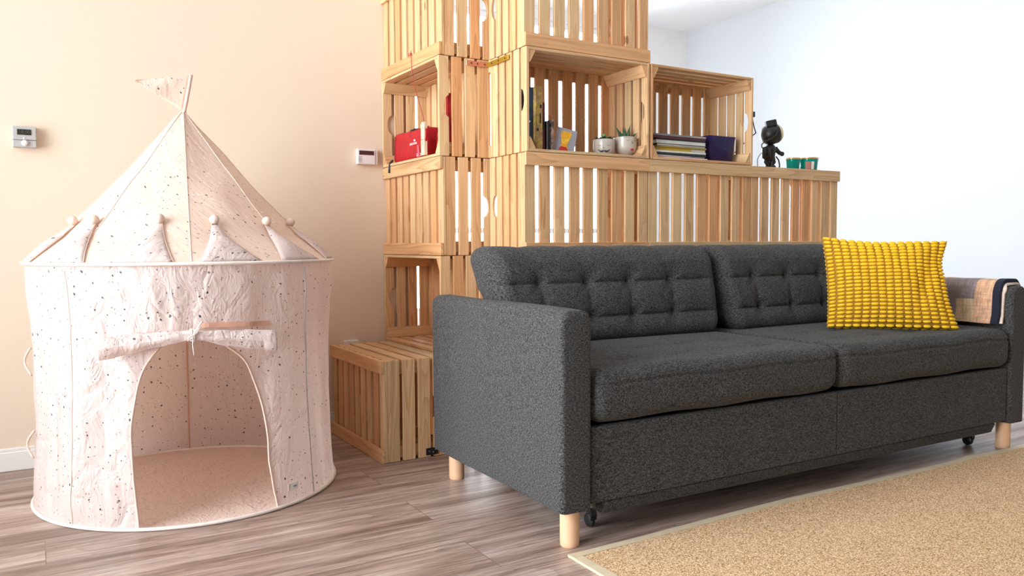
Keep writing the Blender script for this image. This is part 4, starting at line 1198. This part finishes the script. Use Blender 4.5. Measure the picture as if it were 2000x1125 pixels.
limb([(-.004, 0, .030), (-.004, 0, .050), (-.002, 0, .070), (0, 0, .088), (0, 0, .094)], [.016, .021, .022, .019, .012])
limb([(-.012, 0, .045), (-.014, 0, .028), (-.008, 0, .014), (-.012, -.006, .008), (-.016, -.012, .007)], [.012, .0115, .009, .010, .007])
limb([(.006, 0, .045), (.010, 0, .028), (.004, 0, .014), (.010, -.004, .008), (.018, -.008, .007)], [.012, .0115, .009, .010, .007])
m.build('astronaut_body', M['black'], t, smooth=True)
for s, pp in ((-1, [(-.018, 0, .082), (-.028, -.004, .066), (-.030, -.012, .052), (-.026, -.018, .046)]), (1, [(.018, 0, .082), (.027, .002, .072), (.036, .004, .064), (.046, .004, .060)])):
    m = MB(); limb(pp, [.009, .0085, .008, .0075]); m.ball(W3(*pp[-1]), .009, 10, 8); m.build('arm', M['black'], t, smooth=True)
m = MB(); ax3 = Matrix((rv, fv, Vector((0, 0, 1)))).transposed()
mm = MB(); sphere_box(mm, (.017, .011, .021), .006, (6, 5, 8)); 
for i in range(len(mm.v)): mm.v[i] = tuple(ax3 @ (Vector(mm.v[i])+Vector((-.022, -.020, .062))))
mm.build('backpack', M['black'], t, smooth=True)
for dx in (-.029, -.016):
    m = MB(); m.tube([W3(dx, -.032, .050), W3(dx, -.033, .066), W3(dx, -.032, .078)], .0045, 10); m.build('oxygen_tank', M['black'], t, smooth=True)
HC = (0, 0, .133)
m = MB(); m.ball(W3(*HC), (.0400, .0400, .0390), 32, 20); m.build('helmet', M['black'], t, smooth=True)
m = MB(); vax = Vector((.93, 0.10, .18)).normalized()
vz = (rv*vax.x+fv*vax.y+Vector((0, 0, vax.z))).normalized(); vx_ = vz.cross(Vector((0, 0, 1))).normalized(); vy_ = vz.cross(vx_)
VM = Matrix((vx_, vy_, vz)).transposed()
m.lathe([(.0335, .020), (.035, .024), (.0315, .034), (.024, .041), (.013, .0455), (0, .047)], 28, W3(*HC), axis=VM); m.build('visor', M['visor'], t, smooth=True)
m = MB(); m.lathe([(.0365, .012), (.0372, .016), (.0362, .026), (.0340, .027)], 28, W3(*HC), axis=VM); m.build('visor_rim', M['black'], t, smooth=True)
mm = MB(); sphere_box(mm, (.020, .015, .0125), .004, (8, 5, 6))
tl = Matrix.Rotation(-.20, 3, 'Y')
for i in range(len(mm.v)): mm.v[i] = tuple(ax3 @ (tl @ Vector(mm.v[i])+Vector((-.005, -.016, .172))))
mm.build('helmet_light_box', M['blacksoft'], t, smooth=True)
m = MB(); m.tube([W3(.012, -.040, .142), W3(.006, -.046, .125), W3(-.010, -.046, .112), (W3(-.034, -.036, .102)), W3(-.042, -.028, .092), W3(-.040, -.024, .082), W3(-.034, -.024, .076)], .0022, 8)
m.build('hose', M['blacksoft'], t, smooth=True)
m = MB(); m.tube([W3(.022, 0, .050), W3(.032, 0, .036), W3(.036, 0, .018), W3(.035, 0, .002)], .0028, 8)
m.tube([W3(-.036, -.020, .066), W3(-.048, -.015, .050), W3(-.052, -.01, .036), W3(-.050, -.008, .014), W3(-.046, -.005, .002)], .0014, 6)
m.build('power_cord', M['blacksoft'], t, smooth=True)
t = thing('power_cable', 'black cable and adapter hanging off the right side of the magazine crate', 'cable', (2*CW+.003, .014, ZT))
m = MB(); m.box((.001, -.006, .176), (.014, .010, .196)); m.build('adapter', M['black'], t, bevel=.002)
m = MB(); m.tube([(.006, .0, .235), (.003, .0, .215), (.006, .002, .195)], .0016, 6); m.tube([(.006, .002, .178), (.010, .002, .160), (.020, .004, .138), (.032, .008, .122)], .0020, 6)
m.tube([(.032, .008, .122), (.040, .05, .105), (.030, .11, .06), (.045, .150, .002)], .0020, 6); m.build('cord', M['blacksoft'], t, smooth=True)

for (x, y, rr, lab) in ((1.276, .085, .029, 'small teal glass candle holder, left of the pair'), (1.352, .072, .0375, 'larger teal glass candle holder with a label, right of the pair')):
    t = thing('candle_holder', lab, 'candle holder', (x, y, ZT), 0, 'teal candle holders on the low divider end')
    m = MB(); h = .044 if rr < .03 else .047
    m.lathe([(0, 0), (rr*.80, 0), (rr*.84, .002), (rr*.97, h), (rr*.93, h), (rr*.80, .004), (0, .004)], 32); m.build('glass', M['teal'], t, auto=40)
    m = MB(); m.lathe([(rr*.965, h-.0005), (rr*1.01, h), (rr*1.02, h+.004), (rr*.99, h+.006), (rr*.92, h+.006), (rr*.92, h)], 32); m.build('gold_rim', M['gold'], t, smooth=True)
    m = MB(); m.lathe([(0, .0045), (rr*.78, .0045), (rr*.88, h-.008), (0, h-.008)], 24); m.build('wax', plain('teal_wax', (.01, .20, .16), .6) if rr < .03 else plain('dark_wax', (.01, .07, .06), .6), t, smooth=False)
    if rr > .03:
        for a0, a1, mt, z0, z1 in ((-.35, .25, 'lash', .006, .036), (.30, .62, 'paper', .006, .036)):
            m = MB(); base = math.atan2(-2.1, -2.6)
            m.grid(lambda u, v: (lambda a, zz: ((rr*.86+rr*.13*zz/h+.0008)*math.cos(a), (rr*.86+rr*.13*zz/h+.0008)*math.sin(a), zz))(base+a0+(a1-a0)*u, z0+(z1-z0)*v), 8, 2); m.build('label_sticker', M['wax'] if mt == 'lash' else M['paper'], t, solid=.0004)
